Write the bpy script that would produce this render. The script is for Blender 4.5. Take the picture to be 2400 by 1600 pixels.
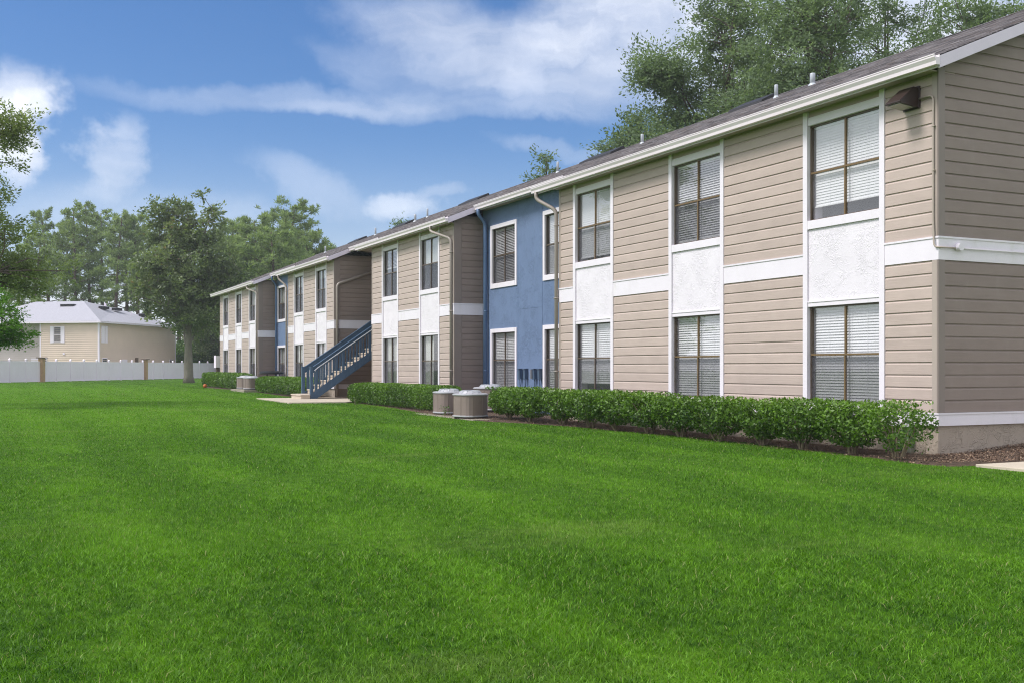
import bpy, math, random
import numpy as np
from mathutils import Vector, Matrix
random.seed(7); RNG = np.random.default_rng(11)
R = math.radians
scn = bpy.context.scene
for o in list(bpy.data.objects): bpy.data.objects.remove(o)
COL = scn.collection

# ------------------------------------------------------------------ camera
CX, CY, CZ, YAW = -12.138, 13.384, 1.41, 26.01
cam = bpy.data.objects.new('camera', bpy.data.cameras.new('camera'))
COL.objects.link(cam); scn.camera = cam
cam.location = (CX, CY, CZ)
cam.rotation_euler = (R(90), 0, math.atan2(-math.cos(R(YAW)), -math.sin(R(YAW))))
cam.data.sensor_width = 36; cam.data.lens = 37.5
cam.data.shift_y = 0.0254
cam.data.clip_end = 3000; cam.data.clip_start = 0.1
SN, CS = math.sin(R(YAW)), math.cos(R(YAW))
FWD = np.array([CS, -SN]); RGT = np.array([-SN, -CS])

# ------------------------------------------------------------------ sun, sky, exposure
SUN_DIR = Vector((0.15, 0.72, 0.95)).normalized()          # from the ground towards the sun
sun = bpy.data.objects.new('sun', bpy.data.lights.new('sun', 'SUN'))
COL.objects.link(sun)
sun.data.energy = 2.6; sun.data.angle = R(18); sun.data.color = (1.0, 0.965, 0.93)
sun.rotation_euler = SUN_DIR.to_track_quat('Z', 'Y').to_euler()
SKY_STRENGTH = 0.115
CLOUD_WHITE = 8.2
scn.view_settings.view_transform = 'Standard'; scn.view_settings.look = 'None'
scn.view_settings.gamma = 1; scn.view_settings.use_curve_mapping = False
scn.view_settings.exposure = 0.45
scn.render.engine = 'CYCLES'
scn.cycles.max_bounces = 5; scn.cycles.diffuse_bounces = 2; scn.cycles.volume_bounces = 0; scn.cycles.glossy_bounces = 2; scn.cycles.transmission_bounces = 3
scn.cycles.transparent_max_bounces = 8; scn.cycles.caustics_reflective = False; scn.cycles.caustics_refractive = False
scn.cycles.use_denoising = True; scn.cycles.denoising_prefilter = 'NONE'; scn.cycles.filter_width = 1.1

world = bpy.data.worlds.new('World'); scn.world = world; world.use_nodes = True
world.cycles.sampling_method = 'MANUAL'; world.cycles.sample_map_resolution = 512
class NT:
    """small helper to write node graphs"""
    def __init__(s, tree): s.t = tree; s.n = tree.nodes; s.l = tree.links
    def node(s, kind, **kw):
        n = s.n.new(kind)
        for k, v in kw.items(): setattr(n, k, v)
        return n
    def put(s, inp, v):
        if isinstance(v, bpy.types.NodeSocket): s.l.new(v, inp)
        else: inp.default_value = v
    def math(s, op, a, b=0.0, c=None, clamp=False):
        n = s.node('ShaderNodeMath', operation=op, use_clamp=clamp)
        s.put(n.inputs[0], a); s.put(n.inputs[1], b)
        if c is not None: s.put(n.inputs[2], c)
        return n.outputs[0]
    def vec(s, x, y, z=0.0):
        n = s.node('ShaderNodeCombineXYZ')
        s.put(n.inputs[0], x); s.put(n.inputs[1], y); s.put(n.inputs[2], z)
        return n.outputs[0]
    def noise(s, v, scale, detail=4.0, rough=0.55, dist=0.0):
        n = s.node('ShaderNodeTexNoise'); s.put(n.inputs['Vector'], v)
        s.put(n.inputs['Scale'], scale); s.put(n.inputs['Detail'], detail)
        s.put(n.inputs['Roughness'], rough); s.put(n.inputs['Distortion'], dist)
        return n.outputs[0]
    def remap(s, v, a, b, c=0.0, d=1.0, smooth=True):
        n = s.node('ShaderNodeMapRange', interpolation_type='SMOOTHSTEP' if smooth else 'LINEAR')
        for i, x in enumerate((v, a, b, c, d)): s.put(n.inputs[i], x)
        return n.outputs[0]
    def mix(s, f, a, b, mode='MIX'):
        n = s.node('ShaderNodeMix', data_type='RGBA', blend_type=mode)
        s.put(n.inputs[0], f); s.put(n.inputs[6], a); s.put(n.inputs[7], b)
        return n.outputs[2]
    def mapping(s, v, scale=(1, 1, 1), loc=(0, 0, 0)):
        n = s.node('ShaderNodeMapping'); s.put(n.inputs[0], v)
        n.inputs['Scale'].default_value = scale; n.inputs['Location'].default_value = loc
        return n.outputs[0]

def build_sky():
    t = world.node_tree; t.nodes.clear(); q = NT(t)
    out = q.node('ShaderNodeOutputWorld'); bg = q.node('ShaderNodeBackground')
    sky = q.node('ShaderNodeTexSky', sky_type='NISHITA')
    sky.sun_disc = False
    sky.sun_elevation = math.asin(SUN_DIR.z)
    sky.sun_rotation = math.atan2(SUN_DIR.x, SUN_DIR.y)
    sky.altitude = 10; sky.air_density = 1.0; sky.dust_density = 0.6; sky.ozone_density = 4.0
    tc = q.node('ShaderNodeTexCoord'); d = tc.outputs['Generated']
    sep = q.node('ShaderNodeSeparateXYZ'); q.put(sep.inputs[0], d)
    x, y, z = sep.outputs
    az = q.math('ARCTAN2', y, x); el = q.math('ARCSINE', z)
    # wind-torn edges for all clouds
    ae = q.vec(az, el, 0.0)
    w1 = q.math('SUBTRACT', q.noise(ae, 11.0, 5.0, 0.62), 0.5)
    w2 = q.math('SUBTRACT', q.noise(q.mapping(ae, (1, 1, 1), (5.2, 1.7, 0)), 11.0, 5.0, 0.62), 0.5)
    azw = q.math('MULTIPLY_ADD', w1, 0.13, az); elw = q.math('MULTIPLY_ADD', w2, 0.042, el)
    def blob(px, py, rx, ry, rot, dens, soft=1.0):
        """one bank of cloud: centre and radii in the picture's pixels (2400 wide), turned into a bearing and a height"""
        a = (px - 1200) / 2500
        caz = -R(YAW) - math.atan(a)
        cel = math.atan((861 - py) / 2500 * math.cos(math.atan(a)))
        ra, re = rx / 2500 * math.cos(math.atan(a)) ** 2, ry / 2500
        u = q.math('SUBTRACT', azw, caz); v = q.math('SUBTRACT', elw, cel)
        c, s_ = math.cos(rot), math.sin(rot)
        uu = q.math('ADD', q.math('MULTIPLY', u, c / ra), q.math('MULTIPLY', v, s_ / ra))
        vv = q.math('ADD', q.math('MULTIPLY', u, -s_ / re), q.math('MULTIPLY', v, c / re))
        r2 = q.math('ADD', q.math('MULTIPLY', uu, uu), q.math('MULTIPLY', vv, vv))
        return q.math('MULTIPLY', q.remap(r2, 1.0, 1.0 - soft, 0.0, 1.0), dens)
    banks = [blob(1180, 135, 470, 115, 0.24, 0.52), blob(1500, 50, 330, 135, 0.0, 0.74), blob(930, 185, 260, 60, 0.25, 0.22),
             blob(640, 232, 640, 34, -0.02, 0.20), blob(1050, 258, 460, 28, 0.0, 0.22), blob(1760, 150, 330, 190, 0.0, 0.75),
             blob(45, 270, 130, 125, 0.2, 0.88), blob(30, 370, 110, 90, 0.0, 0.70), blob(275, 375, 95, 120, 0.0, 0.50),
             blob(955, 490, 120, 36, 0.0, 0.46), blob(720, 440, 200, 65, 0.35, 0.20), blob(1050, 455, 70, 22, 0, 0.25),
             blob(1330, 345, 200, 26, 0.12, 0.16), blob(2150, 60, 420, 260, 0.0, 0.8),
             blob(330, 520, 420, 90, 0.0, 0.22), blob(260, 760, 700, 120, 0.0, 0.40)]
    cov = banks[0]
    for b in banks[1:]:
        cov = q.math('SUBTRACT', q.math('ADD', cov, b), q.math('MULTIPLY', cov, b))
    # fibrous texture, drawn out sideways
    fib = q.noise(q.vec(q.math('MULTIPLY', azw, 3.2), q.math('MULTIPLY', elw, 11.0), 0.3), 2.2, 5.0, 0.58, 0.6)
    puff = q.noise(q.vec(azw, elw, 0.0), 9.0, 5.0, 0.55)
    tex = q.math('ADD', q.math('MULTIPLY', fib, 0.9), q.math('MULTIPLY', puff, 0.7))
    cov = q.math('MULTIPLY', cov, q.remap(tex, 0.40, 1.08, 0.34, 1.08))
    # the rest of the dome: broken cloud, thicker overhead and behind
    pz = q.math('ADD', q.math('MAXIMUM', z, 0.0), 0.22)
    plane = q.vec(q.math('DIVIDE', x, pz), q.math('DIVIDE', y, pz), 0.0)
    broken = q.remap(q.noise(plane, 0.9, 4.0, 0.55, 0.4), 0.22, 0.55, 0.25, 0.98)
    # away from the bearing of the view
    dv = q.node('ShaderNodeVectorMath', operation='DOT_PRODUCT'); q.put(dv.inputs[0], d)
    dv.inputs[1].default_value = (CS * 0.97, -SN * 0.97, 0.24)
    away = q.remap(dv.outputs['Value'], 0.86, 0.45, 0.0, 1.0)
    cov = q.math('MAXIMUM', cov, q.math('MULTIPLY', broken, away), clamp=True)
    low = q.remap(z, -0.02, 0.22, 0.42, 0.0)              # pale air near the horizon
    cov = q.math('SUBTRACT', q.math('ADD', cov, low), q.math('MULTIPLY', cov, low), clamp=True)
    shade = q.remap(puff, 0.3, 0.75, 0.86, 1.04)
    white = q.mix(shade, (0, 0, 0, 1), (CLOUD_WHITE * 0.96, CLOUD_WHITE * 0.985, CLOUD_WHITE * 1.05, 1))
    hsv = q.node('ShaderNodeHueSaturation'); q.put(hsv.inputs['Color'], sky.outputs[0])
    hsv.inputs['Saturation'].default_value = 1.26; hsv.inputs['Value'].default_value = 0.82
    blue = q.mix(1.0, hsv.outputs[0], (1.05, 0.955, 1.03, 1), 'MULTIPLY')
    col = q.mix(cov, blue, white)
    q.put(bg.inputs['Color'], col); bg.inputs['Strength'].default_value = SKY_STRENGTH
    q.l.new(bg.outputs[0], out.inputs[0])
build_sky()

# ------------------------------------------------------------------ materials
MATS = {}
def rgba(c): return (c[0], c[1], c[2], 1.0)
def mat(name, color, rough=0.6, var=0.08, vscale=3.0, stretch=(1, 1, 1), grain=0.0, gscale=60.0, gstretch=(1, 1, 1),
        objrnd=0.0, spec=0.4, metal=0.0, grime=None, bumpd=0.01):
    m = bpy.data.materials.new(name); m.use_nodes = True; MATS[name] = m
    q = NT(m.node_tree); b = q.n['Principled BSDF']
    geo = q.node('ShaderNodeNewGeometry'); pos = geo.outputs['Position']
    v = q.noise(q.mapping(pos, stretch), vscale, 5.0, 0.6)
    f = q.remap(v, 0.25, 0.75, 1.0 - var, 1.0 + var, False)
    if objrnd:
        oi = q.node('ShaderNodeObjectInfo')
        f = q.math('MULTIPLY', f, q.remap(oi.outputs['Random'], 0, 1, 1 - objrnd, 1 + objrnd, False))
    col = q.mix(1.0, rgba(color), q.vec(f, f, f), 'MULTIPLY')
    if grime:
        gc, amt, gsc = grime
        g = q.noise(q.mapping(pos, (gsc, gsc, gsc * 0.35)), 1.0, 7.0, 0.7)
        col = q.mix(q.remap(g, 0.52, 0.78, 0.0, amt), col, rgba(gc))
    q.put(b.inputs['Base Color'], col)
    rv = q.noise(pos, vscale * 2.3, 3.0)
    q.put(b.inputs['Roughness'], q.remap(rv, 0.2, 0.8, max(0.02, rough - 0.08), min(1, rough + 0.08), False))
    b.inputs['Specular IOR Level'].default_value = spec; b.inputs['Metallic'].default_value = metal
    if grain:
        bp = q.node('ShaderNodeBump'); bp.inputs['Strength'].default_value = grain; bp.inputs['Distance'].default_value = bumpd
        q.put(bp.inputs['Height'], q.noise(q.mapping(pos, gstretch), gscale, 5.0, 0.6, 0.4)); q.l.new(bp.outputs[0], b.inputs['Normal'])
    return m

def stucco(name, color, strength=0.6, scale=9.0):
    m = bpy.data.materials.new(name); m.use_nodes = True; MATS[name] = m
    q = NT(m.node_tree); b = q.n['Principled BSDF']
    pos = q.node('ShaderNodeNewGeometry').outputs['Position']
    wob = q.node('ShaderNodeVectorMath', operation='MULTIPLY_ADD')
    nz = q.node('ShaderNodeTexNoise'); q.put(nz.inputs['Vector'], pos); nz.inputs['Scale'].default_value = 5.0
    q.l.new(nz.outputs[1], wob.inputs[0]); wob.inputs[1].default_value = (0.5, 0.5, 0.5); q.l.new(pos, wob.inputs[2])
    ridges = q.noise(wob.outputs[0], scale, 3.0, 0.5, 1.2)
    knock = q.remap(q.math('ABSOLUTE', q.math('SUBTRACT', ridges, 0.5)), 0.0, 0.07, 1.0, 0.0)     # trowel ridges
    patch = q.remap(q.noise(pos, 2.3, 3.0), 0.40, 0.62, 0.15, 1.0)
    fine = q.noise(pos, 90.0, 4.0)
    h = q.math('ADD', q.math('MULTIPLY', knock, patch), q.math('MULTIPLY', fine, 0.22))
    bp = q.node('ShaderNodeBump'); bp.inputs['Strength'].default_value = strength; bp.inputs['Distance'].default_value = 0.02
    q.put(bp.inputs['Height'], h); q.l.new(bp.outputs[0], b.inputs['Normal'])
    v = q.remap(q.noise(pos, 1.4, 6.0, 0.65), 0.25, 0.75, 0.93, 1.05, False)
    st = q.remap(q.noise(q.mapping(pos, (5, 5, 0.5)), 1.0, 6.0, 0.7), 0.55, 0.8, 1.0, 0.90)         # rain streaks
    v = q.math('MULTIPLY', v, st)
    q.put(b.inputs['Base Color'], q.mix(1.0, rgba(color), q.vec(v, v, v), 'MULTIPLY'))
    b.inputs['Roughness'].default_value = 0.8; b.inputs['Specular IOR Level'].default_value = 0.25
    return m

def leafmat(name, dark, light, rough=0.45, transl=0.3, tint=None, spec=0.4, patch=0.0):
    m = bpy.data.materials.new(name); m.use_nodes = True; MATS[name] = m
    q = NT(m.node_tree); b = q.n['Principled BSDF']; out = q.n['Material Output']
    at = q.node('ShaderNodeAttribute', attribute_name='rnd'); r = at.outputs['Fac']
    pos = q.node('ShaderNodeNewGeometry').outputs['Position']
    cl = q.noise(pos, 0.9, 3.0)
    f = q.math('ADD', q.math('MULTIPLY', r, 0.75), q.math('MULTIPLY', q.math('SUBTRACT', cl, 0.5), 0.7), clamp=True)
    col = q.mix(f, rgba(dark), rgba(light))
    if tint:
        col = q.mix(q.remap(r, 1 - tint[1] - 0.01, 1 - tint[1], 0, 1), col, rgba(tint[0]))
    q.put(b.inputs['Base Color'], col); b.inputs['Roughness'].default_value = rough
    b.inputs['Specular IOR Level'].default_value = spec
    tr = q.node('ShaderNodeBsdfTranslucent')
    q.put(tr.inputs[0], q.mix(1.0, col, (1.25, 1.3, 0.7, 1), 'MULTIPLY'))
    mx = q.node('ShaderNodeMixShader'); mx.inputs[0].default_value = transl
    q.l.new(b.outputs[0], mx.inputs[1]); q.l.new(tr.outputs[0], mx.inputs[2]); q.l.new(mx.outputs[0], out.inputs[0])
    return m

TAUPE = (0.490, 0.396, 0.354)
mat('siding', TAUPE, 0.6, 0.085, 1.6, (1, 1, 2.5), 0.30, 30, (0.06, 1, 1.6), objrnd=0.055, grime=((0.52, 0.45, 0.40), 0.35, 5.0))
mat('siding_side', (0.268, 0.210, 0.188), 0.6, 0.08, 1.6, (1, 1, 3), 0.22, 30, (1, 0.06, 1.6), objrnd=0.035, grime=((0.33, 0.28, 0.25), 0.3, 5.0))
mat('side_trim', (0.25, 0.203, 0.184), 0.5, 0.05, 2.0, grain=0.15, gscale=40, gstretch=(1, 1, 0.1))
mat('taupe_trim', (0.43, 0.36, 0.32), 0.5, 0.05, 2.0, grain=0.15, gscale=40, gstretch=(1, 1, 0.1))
mat('white_trim', (0.805, 0.755, 0.82), 0.45, 0.035, 2.5, grain=0.12, gscale=35, gstretch=(0.2, 1, 0.4), grime=((0.62, 0.60, 0.55), 0.35, 4.0))
mat('rake_paint', (0.74, 0.66, 0.77), 0.5, 0.05, 2.0, grain=0.1)
mat('gutter_paint', (0.82, 0.735, 0.785), 0.35, 0.04, 1.5, (0.4, 1, 1), spec=0.5, grime=((0.60, 0.55, 0.50), 0.3, 2.0))
mat('downspout_paint', (0.33, 0.285, 0.258), 0.4, 0.05, 2.0, spec=0.5)
mat('soffit', (0.42, 0.33, 0.30), 0.6, 0.05, 2.0)
stucco('white_stucco', (0.795, 0.75, 0.81), 0.42, 7.0)
stucco('blue_stucco', (0.148, 0.208, 0.345), 0.55, 7.0)
stucco('foundation_stucco', (0.42, 0.35, 0.29), 0.7, 5.0)
mat('blue_trim', (0.115, 0.185, 0.335), 0.45, 0.05, 2.0)
mat('navy_paint', (0.048, 0.100, 0.178), 0.42, 0.12, 3.0, spec=0.5, grain=0.15, gscale=40, gstretch=(0.3, 0.3, 1))
mat('meter_blue', (0.060, 0.098, 0.165), 0.45, 0.1, 4.0, spec=0.5)
mat('bronze', (0.115, 0.080, 0.055), 0.4, 0.10, 4.0, spec=0.5)
mat('bronze_dark', (0.06, 0.045, 0.035), 0.45, 0.10, 4.0)
mat('gold_anodised', (0.20, 0.130, 0.062), 0.38, 0.10, 4.0, metal=0.3)
mat('blind', (0.90, 0.88, 0.90), 0.5, 0.03, 2.0)
mat('curtain', (0.66, 0.66, 0.62), 0.8, 0.05, 4.0)
mat('tan_curtain', (0.42, 0.36, 0.22), 0.8, 0.05, 4.0)
mat('dark_backing', (0.050, 0.050, 0.056), 0.9, 0.2, 1.5)  # darkness of the unlit rooms, put into the colour
mat('concrete', (0.52, 0.45, 0.36), 0.85, 0.10, 2.5, grain=0.3, gscale=90, grime=((0.30, 0.26, 0.21), 0.5, 1.3))
mat('mossy_concrete', (0.30, 0.27, 0.21), 0.9, 0.15, 3.0, grain=0.3, gscale=80, grime=((0.14, 0.15, 0.08), 0.7, 1.6))
mat('tread_concrete', (0.55, 0.47, 0.39), 0.8, 0.08, 3.0, grain=0.2, gscale=80)
mat('condenser_shell', (0.235, 0.185, 0.165), 0.5, 0.10, 3.0, grime=((0.26, 0.21, 0.15), 0.5, 3.0))
mat('condenser_dark', (0.05, 0.042, 0.04), 0.6, 0.1, 3.0)
mat('condenser_lid', (0.42, 0.42, 0.45), 0.35, 0.06, 3.0, spec=0.5)
mat('lamp_metal', (0.040, 0.024, 0.022), 0.35, 0.1, 6.0, spec=0.5)
mat('lamp_glass', (0.26, 0.26, 0.22), 0.2, 0.05, 6.0)
mat('conduit', (0.44, 0.37, 0.32), 0.4, 0.05, 3.0)
mat('galvanised', (0.50, 0.53, 0.57), 0.45, 0.1, 4.0, metal=0.2)
mat('dark_vent', (0.028, 0.027, 0.030), 0.6, 0.1, 4.0)
mat('grey_metal', (0.60, 0.60, 0.62), 0.45, 0.05, 3.0)
mat('box_green', (0.24, 0.24, 0.19), 0.6, 0.1, 3.0)
mat('vinyl', (0.90, 0.81, 0.92), 0.4, 0.03, 0.8, grime=((0.62, 0.63, 0.58), 0.3, 0.6))
mat('brown_post', (0.46, 0.30, 0.17), 0.7, 0.15, 4.0, grain=0.2)
mat('brown_cap', (0.16, 0.12, 0.09), 0.7, 0.1, 4.0)
mat('beige_siding', (0.78, 0.625, 0.53), 0.6, 0.07, 0.5)
mat('taupe_vinyl', (0.62, 0.53, 0.52), 0.6, 0.06, 0.5)
mat('pale_roof', (0.39, 0.385, 0.43), 0.9, 0.10, 6.0, grain=0.2, gscale=25)
mat('window_dark', (0.045, 0.055, 0.07), 0.12, 0.1, 1.0, spec=0.6)
mat('bark', (0.115, 0.092, 0.072), 0.9, 0.30, 5.0, (1, 1, 0.3), 0.9, 14, (1, 1, 0.18), bumpd=0.05)
mat('pine_bark', (0.105, 0.075, 0.058), 0.9, 0.35, 3.0, (1, 1, 0.4), 0.6, 8, (1, 1, 0.3), bumpd=0.05)
mat('magnolia_bark', (0.20, 0.18, 0.145), 0.9, 0.25, 5.0, (1, 1, 0.4), 0.7, 10, (1, 1, 0.3), bumpd=0.04)
mat('stem', (0.23, 0.18, 0.125), 0.85, 0.25, 12.0)
mat('mulch_soil', (0.105, 0.070, 0.050), 0.95, 0.45, 14.0, grain=0.9, gscale=45, bumpd=0.03)
mat('orange_ball', (0.52, 0.125, 0.02), 0.5, 0.06, 20.0, grain=0.2, gscale=200)
mat('black_plastic', (0.018, 0.018, 0.02), 0.4, 0.1, 5.0)
leafmat('hedge_leaf', (0.022, 0.066, 0.006), (0.205, 0.385, 0.026), 0.45, 0.32, tint=((0.24, 0.36, 0.10), 0.03), spec=0.5)
leafmat('oak_leaf', (0.098, 0.150, 0.078), (0.275, 0.365, 0.190), 0.6, 0.45)
leafmat('left_oak_leaf', (0.110, 0.155, 0.058), (0.34, 0.41, 0.15), 0.55, 0.55)
leafmat('bright_leaf', (0.055, 0.15, 0.010), (0.165, 0.36, 0.022), 0.45, 0.4)
leafmat('magnolia_leaf', (0.084, 0.125, 0.055), (0.31, 0.375, 0.165), 0.42, 0.45, tint=((0.20, 0.16, 0.09), 0.08), spec=0.5)
leafmat('pine_needle', (0.150, 0.215, 0.095), (0.36, 0.45, 0.20), 0.7, 0.48)
leafmat('bush_leaf', (0.035, 0.085, 0.012), (0.12, 0.23, 0.035), 0.5, 0.3)

def pane_mat():
    m = bpy.data.materials.new('glass'); m.use_nodes = True; MATS['glass'] = m
    q = NT(m.node_tree); q.n.clear(); out = q.node('ShaderNodeOutputMaterial')
    tr = q.node('ShaderNodeBsdfTransparent'); tr.inputs[0].default_value = (0.95, 0.96, 0.965, 1)
    gl = q.node('ShaderNodeBsdfGlossy'); gl.inputs['Roughness'].default_value = 0.015
    pos = q.node('ShaderNodeNewGeometry').outputs['Position']
    bp = q.node('ShaderNodeBump'); bp.inputs['Strength'].default_value = 0.05; bp.inputs['Distance'].default_value = 0.02
    q.put(bp.inputs['Height'], q.noise(pos, 1.8, 2.0)); q.l.new(bp.outputs[0], gl.inputs['Normal'])
    fr = q.node('ShaderNodeLayerWeight'); fr.inputs[0].default_value = 0.5
    mx = q.node('ShaderNodeMixShader'); q.put(mx.inputs[0], q.math('MULTIPLY_ADD', q.math('POWER', fr.outputs['Facing'], 3.6), 0.80, 0.20, True))
    q.l.new(tr.outputs[0], mx.inputs[1]); q.l.new(gl.outputs[0], mx.inputs[2]); q.l.new(mx.outputs[0], out.inputs[0])
    m = bpy.data.materials.new('screen'); m.use_nodes = True; MATS['screen'] = m
    q = NT(m.node_tree); q.n.clear(); out = q.node('ShaderNodeOutputMaterial')
    tr = q.node('ShaderNodeBsdfTransparent'); df = q.node('ShaderNodeBsdfDiffuse'); df.inputs[0].default_value = (0.085, 0.085, 0.10, 1)
    mx = q.node('ShaderNodeMixShader'); mx.inputs[0].default_value = 0.36
    q.l.new(tr.outputs[0], mx.inputs[1]); q.l.new(df.outputs[0], mx.inputs[2]); q.l.new(mx.outputs[0], out.inputs[0])
pane_mat()

def shingle_mat():
    m = bpy.data.materials.new('shingles'); m.use_nodes = True; MATS['shingles'] = m
    q = NT(m.node_tree); b = q.n['Principled BSDF']
    pos = q.node('ShaderNodeNewGeometry').outputs['Position']
    sep = q.node('ShaderNodeSeparateXYZ'); q.put(sep.inputs[0], pos)
    row = q.math('FLOOR', q.math('DIVIDE', sep.outputs[1], 0.13))
    sh = q.node('ShaderNodeTexWhiteNoise', noise_dimensions='1D'); q.put(sh.inputs['W'], row)
    tabx = q.math('FLOOR', q.math('ADD', q.math('DIVIDE', sep.outputs[0], 0.24), q.math('MULTIPLY', sh.outputs[0], 7.0)))
    wn = q.node('ShaderNodeTexWhiteNoise', noise_dimensions='2D'); q.put(wn.inputs['Vector'], q.vec(tabx, row))
    base = q.mix(wn.outputs[0], (0.068, 0.063, 0.070, 1), (0.25, 0.232, 0.245, 1))
    brown = q.node('ShaderNodeTexWhiteNoise', noise_dimensions='2D'); q.put(brown.inputs['Vector'], q.vec(q.math('ADD', tabx, 31.7), row))
    base = q.mix(q.remap(brown.outputs[0], 0.66, 0.95, 0, 0.35), base, (0.165, 0.112, 0.085, 1))
    w = q.remap(q.noise(pos, 0.6, 4.0), 0.3, 0.7, 0.88, 1.15)
    q.put(b.inputs['Base Color'], q.mix(1.0, base, q.vec(w, w, w), 'MULTIPLY'))
    b.inputs['Roughness'].default_value = 0.92; b.inputs['Specular IOR Level'].default_value = 0.2
    bp = q.node('ShaderNodeBump'); bp.inputs['Strength'].default_value = 0.5; bp.inputs['Distance'].default_value = 0.01
    q.put(bp.inputs['Height'], q.math('ADD', q.math('MULTIPLY', wn.outputs[0], 0.7), q.noise(pos, 160.0, 3.0))); q.l.new(bp.outputs[0], b.inputs['Normal'])
shingle_mat()

def lawn_color(q, pos, r=None):
    """mown lawn: broad patches, faint mower tracks, tufts; the same growth colours for turf and for blades"""
    big = q.noise(q.mapping(pos, (0.7, 1.0, 1)), 0.16, 4.0, 0.6, 0.6)
    mid = q.noise(q.mapping(pos, (0.5, 1.2, 1)), 0.9, 4.0, 0.65)
    tuft = q.noise(pos, 8.0, 2.0, 0.5)
    f = q.math('ADD', q.math('MULTIPLY', q.math('SUBTRACT', big, 0.5), 1.0), q.math('MULTIPLY', q.math('SUBTRACT', mid, 0.5), 1.1))
    f = q.math('ADD', f, q.math('MULTIPLY', q.math('SUBTRACT', tuft, 0.5), 1.3))
    sp = q.node('ShaderNodeSeparateXYZ'); q.put(sp.inputs[0], pos)
    # drier, paler growth out in the middle of the far lawn
    du = q.math('DIVIDE', q.math('SUBTRACT', sp.outputs[0], 42.0), 34.0); dv = q.math('DIVIDE', q.math('SUBTRACT', sp.outputs[1], 10.0), 8.5)
    dry = q.remap(q.math('ADD', q.math('ADD', q.math('MULTIPLY', du, du), q.math('MULTIPLY', dv, dv)), q.math('MULTIPLY', q.math('SUBTRACT', mid, 0.5), 1.6)), 1.2, 0.1, 0.0, 0.42)
    f = q.math('ADD', f, dry)
    track = q.math('SINE', q.math('ADD', q.math('MULTIPLY', sp.outputs[1], 3.3), q.math('MULTIPLY', big, 9.0)))
    f = q.math('ADD', f, q.math('MULTIPLY', track, q.remap(mid, 0.35, 0.65, 0.02, 0.20)))
    return q.math('ADD', f, 0.5, clamp=True)
def lawn_mats():
    m = bpy.data.materials.new('grass_blade'); m.use_nodes = True; MATS['grass_blade'] = m
    q = NT(m.node_tree); b = q.n['Principled BSDF']; out = q.n['Material Output']
    pos = q.node('ShaderNodeNewGeometry').outputs['Position']
    r = q.node('ShaderNodeAttribute', attribute_name='rnd').outputs['Fac']
    f = lawn_color(q, pos)
    g = q.math('ADD', q.math('MULTIPLY', f, 0.60), q.math('MULTIPLY', q.math('POWER', r, 2.4), 0.80), clamp=True)
    col = q.mix(g, (0.013, 0.068, 0.002, 1), (0.172, 0.380, 0.016, 1))
    straw = q.remap(q.noise(q.mapping(pos, (1, 0.35, 1)), 0.55, 5.0, 0.6), 0.54, 0.74, 0, 0.28)
    col = q.mix(straw, col, (0.225, 0.275, 0.085, 1))
    col = q.mix(q.remap(r, 0.975, 0.98, 0, 0.8), col, (0.34, 0.31, 0.16, 1))
    q.put(b.inputs['Base Color'], col); b.inputs['Roughness'].default_value = 0.5; b.inputs['Specular IOR Level'].default_value = 0.25
    tr = q.node('ShaderNodeBsdfTranslucent'); q.put(tr.inputs[0], q.mix(1.0, col, (1.2, 1.25, 0.6, 1), 'MULTIPLY'))
    mx = q.node('ShaderNodeMixShader'); mx.inputs[0].default_value = 0.32
    q.l.new(b.outputs[0], mx.inputs[1]); q.l.new(tr.outputs[0], mx.inputs[2]); q.l.new(mx.outputs[0], out.inputs[0])
    m = bpy.data.materials.new('turf'); m.use_nodes = True; MATS['turf'] = m
    q = NT(m.node_tree); b = q.n['Principled BSDF']
    pos = q.node('ShaderNodeNewGeometry').outputs['Position']
    f = lawn_color(q, pos)
    fine = q.noise(pos, 18.0, 6.0, 0.7)
    g = q.math('ADD', q.math('MULTIPLY', f, 0.7), q.math('MULTIPLY', q.math('SUBTRACT', fine, 0.4), 0.9), clamp=True)
    col = q.mix(g, (0.018, 0.064, 0.003, 1), (0.115, 0.235, 0.015, 1))
    straw = q.remap(q.noise(q.mapping(pos, (1, 0.35, 1)), 0.55, 5.0, 0.6), 0.56, 0.74, 0, 0.3)
    col = q.mix(straw, col, (0.215, 0.270, 0.075, 1))
    q.put(b.inputs['Base Color'], col); b.inputs['Roughness'].default_value = 0.9; b.inputs['Specular IOR Level'].default_value = 0.1
    bp = q.node('ShaderNodeBump'); bp.inputs['Strength'].default_value = 0.8; bp.inputs['Distance'].default_value = 0.04
    q.put(bp.inputs['Height'], fine); q.l.new(bp.outputs[0], b.inputs['Normal'])
lawn_mats()

def chip_mat():
    m = bpy.data.materials.new('mulch_chip'); m.use_nodes = True; MATS['mulch_chip'] = m
    q = NT(m.node_tree); b = q.n['Principled BSDF']
    r = q.node('ShaderNodeAttribute', attribute_name='rnd').outputs['Fac']
    rp = q.node('ShaderNodeValToRGB'); q.put(rp.inputs[0], r)
    e = rp.color_ramp.elements; e[0].color = (0.055, 0.033, 0.024, 1); e[1].color = (0.46, 0.35, 0.24, 1); e[1].position = 1.0
    k = rp.color_ramp.elements.new(0.6); k.color = (0.165, 0.098, 0.064, 1)
    k = rp.color_ramp.elements.new(0.88); k.color = (0.28, 0.185, 0.125, 1)
    q.put(b.inputs['Base Color'], rp.outputs[0]); b.inputs['Roughness'].default_value = 0.9
chip_mat()

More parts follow.
